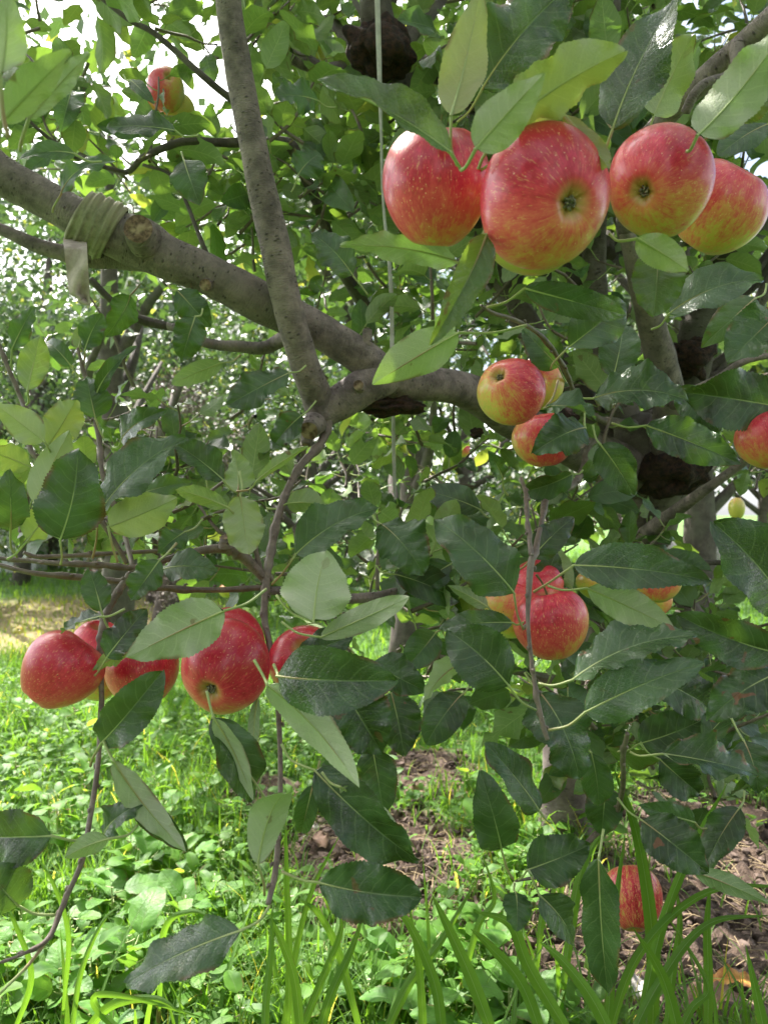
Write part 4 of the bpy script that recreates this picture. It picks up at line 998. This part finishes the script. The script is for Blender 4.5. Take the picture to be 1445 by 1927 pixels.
# fallen leaves as things
def fallen(px, py, L_, W_, yaw, mat, label, fold=.5, bend=1.4):
    y = CAMH * F / (py - CY); x = y * (px - CX) / F
    c = np.array([x, y, ground_h(x, y) + .012]); dv = np.array([math.cos(yaw), math.sin(yaw), .06])
    m = MB(); V, uv, q = leaf_verts(c - dv * L_ / 2, c + dv * L_ / 2, np.array([0.1, -.35, 1.0]), W_ / 2, S_HERO, 24, fold=fold, bend=bend, wave=.35, cup=.2, ph=px)
    m.add(V, q, uv=uv); m.add(V - np.array([0, 0, .0006]), q[:, ::-1], uv=uv)
    o = m.build('fallen_leaf', mat, origin=c); return tag(o, label, 'fallen leaf', 'dead leaves lying on the ground')
fallen(1378, 1858, .075, .034, -.15, M['dry'], 'curled orange-brown dead leaf on dark soil at the lower right')
fallen(1335, 1888, .09, .05, .1, M['dry_b'], 'dull brown dead leaf lying under the curled orange one', .2, .6)
fallen(1200, 1872, .05, .03, 1.0, M['stone'], 'small bleached dead leaf on dark soil below the striped apple')
fallen(690, 1640, .06, .04, .6, M['dry_b'], 'brown dead leaf on the bare soil patch right of the hanging twig')
fallen(600, 1600, .06, .045, 2.2, M['dry_b'], 'reddish-brown dead leaf on the bare soil patch left of the others')
fallen(225, 1915, .05, .03, .4, M['dry'], 'pinkish dead leaf among the weeds at the bottom left')
fallen(780, 1500, .07, .03, .2, M['dry_b'], 'thin dry leaf on the bare earth in front of the trunk')
def pebble(px, py, s, label):
    y = CAMH * F / (py - CY); x = y * (px - CX) / F; k = y / F
    o = lump('stone', px, py - s * .2, y, s, s * .8, s * .6, 'stone', .12, 2, int(px), parent=None, n=20); tag(o, label, 'stone', 'stones on the bare soil')
pebble(598, 1562, 15, 'pale rounded stone on the bare soil below the broad leaves')
pebble(575, 1582, 12, 'small pinkish stone at the left rim of the bare soil')

# broad-leaved weeds and tall grass clumps in front, each a plant of its own
WEEDS = [(215, 1650, 74, 'round-leaved weed right of the lower left twig, its leaf facing up'), (285, 1610, 66, 'weed with broad bright leaves behind the left hanging twig'), (255, 1760, 84, 'weed with a tall oval leaf left of the lowest big leaf'),
         (115, 1850, 62, 'heart-leaved weed near the lower left corner'), (205, 1900, 56, 'low broad weed on the bottom edge at left'), (310, 1500, 44, 'small broad weed under the left shrubby leaf'),
         (900, 1800, 84, 'weed with large upright oval leaves at bottom centre'), (960, 1850, 90, 'wide-leaved weed just right of the bottom centre one'), (790, 1890, 84, 'wide flat weed on the bottom edge left of centre'), (690, 1850, 66, 'weed with two flat leaves below the toothed leaf'),
         (880, 1915, 80, 'pale wide-leaved weed on the bottom edge at centre'), (760, 1800, 60, 'dark broad weed behind the bottom centre grass'), (1060, 1900, 66, 'broad weed on the bottom edge below the hanging long leaf'), (20, 1790, 52, 'small weed at the left edge below the twig'),
         (420, 1570, 40, 'small weed in front of the soil at left of the twig'), (350, 1690, 54, 'weed leaning over beside the lowest big leaf'), (140, 1720, 50, 'pale green weed behind the lower twig bend')]
for k, (px, py, s, lab) in enumerate(WEEDS):
    r = np.random.default_rng(300 + k); 
    hgt = r.uniform(.05, .10); y = (CAMH - hgt) * F / (py - CY); x = y * (px - CX) / F
    p = np.array([x, y, float(ground_h(x, y))]); m = MB(); sz = s * y / F
    sprig(m, p, sz * 1.05, r, 6, S_MID, 14, wr=(.30, .38), h=hgt)
    o = m.build('broadleaf_weed', [M['weed'], M['petiole']], origin=p); tag(o, lab, 'weed', 'broad-leaved weeds in front')
def pblade(mb, pts, wpx, d0, d1, r, tint=None):
    n = len(pts); S = [P(a, b, d0 + (d1 - d0) * i / (n - 1)) for i, (a, b) in enumerate(pts)]
    S[0] = S[0] + np.array([0, 0, 0]); C = catmull(S, 8); k = len(C); T = np.gradient(C, axis=0); T /= np.linalg.norm(T, axis=1)[:, None]
    t = np.linspace(0, 1, k); W_ = wpx * .68 * d0 / F / 2 * np.minimum(1, .55 + t * 2) * (1 - t ** 2.6) + .0002
    view = C - np.array([0, 0, CAMH]); side = np.cross(T, view); side /= np.linalg.norm(side, axis=1)[:, None]
    a = r.uniform(-.5, .5); side = np.array([rot_about(s, tt, a) for s, tt in zip(side, T)]); nn = np.cross(side, T)
    V = []; 
    for s in (-1, -.5, 0, .5, 1): V.append(C + side * (W_ * s)[:, None] + nn * (abs(s) * W_ * .35)[:, None])
    V = np.stack(V, 1).reshape(-1, 3); uv = np.stack([np.tile([0, .25, .5, .75, 1.0], k), np.repeat(t, 5)], -1)
    mb.add(V, gridq(k, 5), uv=uv, tint=tint or (r.uniform(.3, 1), 0, r.uniform(0, .2)))
CL = [
 ('tall grass clump crossing the striped apple at the lower right', 1.0, [
  ([(1226, 1990), (1228, 1780), (1200, 1580), (1152, 1440)], 36, .95, .80), ([(1190, 2000), (1240, 1760), (1300, 1600), (1368, 1474)], 26, .92, .78), ([(1140, 1980), (1148, 1850), (1158, 1700), (1175, 1572)], 24, .86, .80),
  ([(1250, 2000), (1262, 1850), (1278, 1740), (1270, 1660)], 22, .95, .92), ([(1330, 1990), (1332, 1850), (1330, 1740), (1336, 1660)], 26, .97, .95)]),
 ('arching grass clump over dark soil at the lower right', 1.0, [
  ([(1130, 2000), (1200, 1800), (1330, 1680), (1500, 1668)], 28, .86, .86), ([(1160, 2010), (1240, 1850), (1330, 1740), (1450, 1722)], 26, .88, .9), ([(1290, 2010), (1250, 1850), (1190, 1745)], 34, .80, .74), ([(1250, 2000), (1300, 1900), (1330, 1850), (1240, 1700)], 20, .9, .9)]),
 ('bright grass clump leaning left at bottom centre', 1.0, [
  ([(1040, 2020), (985, 1860), (920, 1780), (885, 1748)], 34, .72, .70), ([(1110, 2010), (1000, 1830), (960, 1740), (890, 1714)], 36, .78, .76), ([(1180, 2020), (1120, 1890), (1060, 1810), (1015, 1772)], 36, .68, .66), ([(945, 2000), (890, 1850), (845, 1750), (812, 1682)], 36, .76, .74)]),
 ('upright grass clump left of the bottom centre weeds', 1.0, [
  ([(835, 2000), (820, 1860), (770, 1740), (735, 1710)], 30, .82, .8), ([(700, 2000), (770, 1850), (830, 1770), (900, 1650)], 26, .9, .9), ([(800, 1990), (790, 1830), (770, 1700)], 24, .84, .82), ([(690, 1990), (640, 1800), (600, 1720), (560, 1690)], 22, .86, .84)]),
 ('grass clump in front of the hanging twig tip', 1.0, [
  ([(495, 2000), (500, 1880), (510, 1780), (512, 1710)], 24, .74, .72), ([(570, 2000), (556, 1850), (530, 1770), (508, 1725)], 26, .78, .76), ([(540, 1990), (545, 1800), (540, 1640), (538, 1530)], 20, .82, .80), ([(530, 1950), (560, 1780), (590, 1670), (640, 1570)], 18, .85, .84), ([(590, 1990), (620, 1880), (660, 1790), (686, 1715)], 26, .82, .80), ([(540, 2010), (600, 1860), (640, 1760), (640, 1720)], 22, .82, .82)]),
 ('arching grass clump at the bottom left', 1.0, [
  ([(130, 2000), (200, 1900), (290, 1880), (340, 1905)], 26, .78, .76), ([(290, 1995), (180, 1890), (230, 1875), (400, 1920)], 22, .78, .76), ([(130, 1990), (150, 1840), (190, 1740), (230, 1700)], 16, .9, .9), ([(20, 1960), (60, 1840), (30, 1740), (10, 1700)], 16, .88, .9), ([(300, 1900), (310, 1750), (360, 1715), (400, 1728)], 18, .95, .93), ([(120, 1900), (130, 1760), (100, 1660), (60, 1600)], 14, .95, .97)]),
 ('single bright grass blades at the bottom right corner', 1.0, [
  ([(1450, 2010), (1435, 1930), (1402, 1778)], 36, .66, .64), ([(1350, 2000), (1345, 1900), (1328, 1815)], 12, .72, .7)]),
 ('grass clump against the trunk foot', 1.0, [
  ([(1060, 1850), (1080, 1700), (1100, 1620), (1138, 1556)], 28, 1.0, .96), ([(1050, 1800), (1052, 1700), (1070, 1600), (1068, 1530)], 16, 1.3, 1.28), ([(870, 1850), (900, 1740), (930, 1690), (905, 1600)], 18, 1.1, 1.1), ([(1010, 1820), (1020, 1720), (1040, 1680), (1045, 1600)], 18, 1.15, 1.12)]),
]
for k, (lab, _, bl_) in enumerate(CL):
    r = np.random.default_rng(500 + k); m = MB()
    for pts, w_, a, b in bl_:
        # carry each blade down to the soil
        q0 = P(pts[0][0], pts[0][1], a); 
        pblade(m, pts, w_, a, b, r)
        if q0[2] > .02:
            T0 = nrm(P(pts[0][0], pts[0][1], a) - P(pts[1][0], pts[1][1], a)); T0[2] = min(T0[2], -.8); g = q0 + T0 / abs(T0[2]) * q0[2]
            tube(m, [q0, (q0 + g) / 2, g - np.array([0, 0, .01])], [w_ * .25 * a / F, w_ * .22 * a / F, w_ * .2 * a / F], 6, 2, cap=False, tint=(.5, 0, 0))
    # smaller companions
    p0 = P(bl_[0][0][0][0], 1927, bl_[0][2]); 
    for j in range(12):
        bs = [P(q_[0][0][0], 1927, q_[2]) for q_ in bl_]; f_ = j / 11; y = min(q_[2] for q_ in bl_) + r.uniform(.02, .3); x = min(q_[0] for q_ in bs) * (1 - f_) + max(q_[0] for q_ in bs) * f_ + r.normal() * .01
        blade(m, np.array([x, y, -.002]), r.uniform(0, 6.28), r.uniform(.10, .26), r.uniform(.004, .009), r.uniform(.02, .35), r, 8, (r.random(), 0, .1), r.uniform(.3, 1.5))
    o = m.build('grass_clump', M['grass'], origin=np.array([p0[0], bl_[0][2], 0])); tag(o, lab, 'grass clump', 'tall grass clumps in front')

# ------------------------------------------------------------------ trees and shrubs behind
def btree(x, y, h, rx, label, n=5200, ls=.07, low=.25, seed=0, dens=16, ry=None, tm='leaf_far', tint=0.0, trunk=True, lean=0.0, clusr=(.16, .30), name='background_tree'):
    r = np.random.default_rng(900 + seed); e = empty(name, (x, y, 0), label, 'tree', 'trees and shrubs behind the apple tree')
    m = MB(); ry = ry or rx
    if trunk:
        tube(m, [(x, y, -.05), (x + .05, y, h * .25), (x + lean * .5, y, h * .5), (x + lean, y, h * .85)], [.09, .07, .05, .015], 10, 4, .06)
        for k in range(9):
            a = r.uniform(0, 6.28); z0 = h * r.uniform(.15, .5); t = np.array([math.cos(a) * rx, math.sin(a) * ry, h * .35]) * r.uniform(.5, .8)
            b0 = np.array([x + lean * z0 / h, y, z0]); tube(m, [b0, b0 + t * .5 + r.normal(size=3) * .05, b0 + t], [.035, .022, .008], 7, 3, .06)
        m.build('trunk', M['bark_dark'], e)
    m = MB(); cl = []
    for k in range(dens):
        a = r.uniform(0, 6.28); rr = r.random() ** .5; zc = low * h + (h - low * h) * r.uniform(.05, .95); f = math.sin(math.pi * np.clip((zc / h - low) / (1 - low), .08, .92)) ** .6
        cl.append((x + math.cos(a) * rx * rr * f, y + math.sin(a) * ry * rr * f, zc, rx * r.uniform(*clusr) * 1.3))
    cl = np.array(cl); idx = r.integers(0, len(cl), n); C = cl[idx, :3] + nrmr(r.normal(size=(n, 3))) * (cl[idx, 3] * r.random(n) ** .45)[:, None]
    # each leaf: six vertices, folded
    D = nrmr(r.normal(size=(n, 3)) + np.array([0, 0, -.3])); N_ = nrmr(r.normal(size=(n, 3)) * .6 + np.array([0, 0, .8])); X = nrmr(np.cross(D, N_)); N_ = np.cross(X, D)
    l = ls * r.uniform(.6, 1.3, n)[:, None]; w_ = l * .28
    V = np.stack([C, C + D * l * .45 + X * w_ + N_ * l * .08, C + D * l * .5, C + D * l * .45 - X * w_ + N_ * l * .08, C + D * l], 1)
    V = V.reshape(-1, 3); b = np.arange(n)[:, None] * 5
    t = np.concatenate([b + [0, 1, 2], b + [0, 2, 3], b + [1, 4, 2], b + [2, 4, 3]]); uv = np.tile([[.5, 0], [1, .45], [.5, .5], [0, .45], [.5, 1]], (n, 1)).astype(float)
    c = np.stack([r.random(n), (r.random(n) > .95) * .5 + tint, r.random(n) * .3], -1).repeat(5, 0)
    m.add(V, t=t, uv=uv, tint=c); m.build('crown', M[tm], e); return e
def nrmr(a): return a / (np.linalg.norm(a, axis=1, keepdims=True) + 1e-9)
btree(-1.9, 6.2, 2.35, 1.1, 'silvery green shrub seen under the thick limb at centre left', 9000, .05, .05, 1, 26)
btree(-.55, 5.6, 2.1, 1.0, 'small-leaved shrub behind the fork of the thin hanging twig', 9000, .05, .05, 2, 26)
btree(.7, 6.6, 2.6, 1.2, 'green fruit tree seen between the fork and the trunk', 8000, .06, .12, 3, 26)
btree(-3.7, 7.6, 4.2, 1.4, 'airy tree at the far left above the dry lawn', 9000, .055, .12, 4, 26, lean=.3)
btree(2.4, 7.2, 3.6, 1.5, 'bright green tree behind the right-hand branches', 9000, .07, .22, 5, 26)
btree(4.3, 8.5, 4.0, 1.7, 'tall tree behind the right edge of the apple tree', 8000, .08, .25, 6, 24)
btree(-2.6, 11.5, 6.0, 2.2, 'wide dark tree far behind the centre left shrubs', 13000, .09, .08, 7, 26)
btree(.6, 12, 6.4, 2.5, 'broad distant tree behind the middle of the picture', 9000, .10, .06, 8, 26)
btree(-6.2, 11, 6.4, 2.2, 'tall distant tree at the upper left corner', 9000, .09, .06, 9, 24)
btree(4.4, 13, 4.6, 2.2, 'distant tree behind the pale stone heap', 8000, .10, .2, 10, 24)
btree(-4.6, 14, 7.0, 2.8, 'hazy tree farthest away at the left', 12000, .12, .04, 11, 24)
btree(1.35, 3.3, 2.9, .8, 'neighbouring fruit tree close behind the trunk with sunlit leaves', 4200, .075, .38, 12, 30)
btree(.1, 3.6, 3.1, .9, 'neighbouring fruit tree behind the upright grey branch with sunlit leaves', 3800, .075, .42, 13, 28)
btree(-1.25, 3.4, 2.9, .7, 'light fruit tree behind the upper left apples', 900, .075, .5, 14, 20)

for k_, (x_, y_, w_, lb_) in enumerate([(-4.6, -2.6, 1.7, 'added unseen tree behind and to the left of the viewer, darkening the fill light'), (-1.5, -3.6, 1.7, 'added unseen tree directly behind the viewer, left one, darkening the fill light'), (1.6, -3.5, 1.7, 'added unseen tree directly behind the viewer, right one, darkening the fill light'), (4.6, -2.4, 1.7, 'added unseen tree behind and to the right of the viewer, darkening the fill light')]):
    btree(x_, y_, 3.3, w_, lb_, 7000, .13, .05, 40 + k_, 30)  # unseen trees, added to darken fill light and reflections from behind
btree(-4.3, 9.6, 5.4, 1.8, 'dark leafy tree behind the shed corner at the left', 11000, .11, .04, 19, 34)
btree(-1.2, 10.4, 5.6, 2.0, 'dark leafy tree far behind the upright grey branch', 12000, .11, .04, 20, 34)
btree(-3.1, 5.6, 2.9, 1.0, 'grey-green shrub at the left edge behind the torn cloth end', 7000, .05, .05, 15, 26)
btree(-2.45, 8.6, 4.7, 1.7, 'tree filling the gap under the thick limb at left', 12000, .07, .05, 16, 28)
btree(-1.45, 4.9, 1.75, .55, 'brown half-dead twiggy bush behind the slender left shoots', 5200, .028, .03, 17, 20, tm='twiggy')
btree(-.4, 8.8, 5.0, 1.7, 'dense tree behind the fork of the grey branches', 9000, .08, .05, 18, 28)

# pale stone heap on the right, shed behind the shrubs on the left
r = np.random.default_rng(61)
for k in range(34):
    x = 3.05 + r.uniform(-.9, 1.1); y = 7.3 + r.uniform(-.4, .5); z = .05 + .30 * r.random() * math.exp(-((x - 3.1) / .8) ** 2) + .08
    s = r.uniform(.07, .16); c = np.array([x, y, z]); m = MB()
    V = ico * s * r.uniform(.6, 1.2, 3) * (1 + .12 * r.normal(size=(12, 1)))
    m.add(c + V, t=icf); o = m.build('rock', M['stone'], origin=c, smooth=False); tag(o, 'pale angular rock of the rubble heap at the right edge of the lawn', 'rock', 'pale rocks heaped beyond the trunk')
sh = empty('shed', (-5.6, 10, 0), 'pale grey shed glimpsed between the trees at the left', 'shed')
def boxm(x0, x1, y0, y1, z0, z1):
    m = MB(); V = [(x, y, z) for z in (z0, z1) for x, y in ((x0, y0), (x1, y0), (x1, y1), (x0, y1))]
    m.add(V, [(0, 3, 2, 1), (4, 5, 6, 7), (0, 1, 5, 4), (1, 2, 6, 5), (2, 3, 7, 6), (3, 0, 4, 7)]); return m
boxm(-7.0, -4.3, 9.2, 11.2, 0, 2.3).build('wall', M['wall'], sh, smooth=False)
boxm(-7.2, -4.1, 9.0, 11.4, 2.304, 2.42).build('roof', M['roof'], sh, smooth=False)
wf = boxm(-5.3, -4.7, 9.17, 9.197, 1.0, 1.7).build('window', M['roof'], sh, smooth=False)
boxm(-5.24, -4.76, 9.15, 9.167, 1.06, 1.64).build('pane', M['glass'], wf, smooth=False)
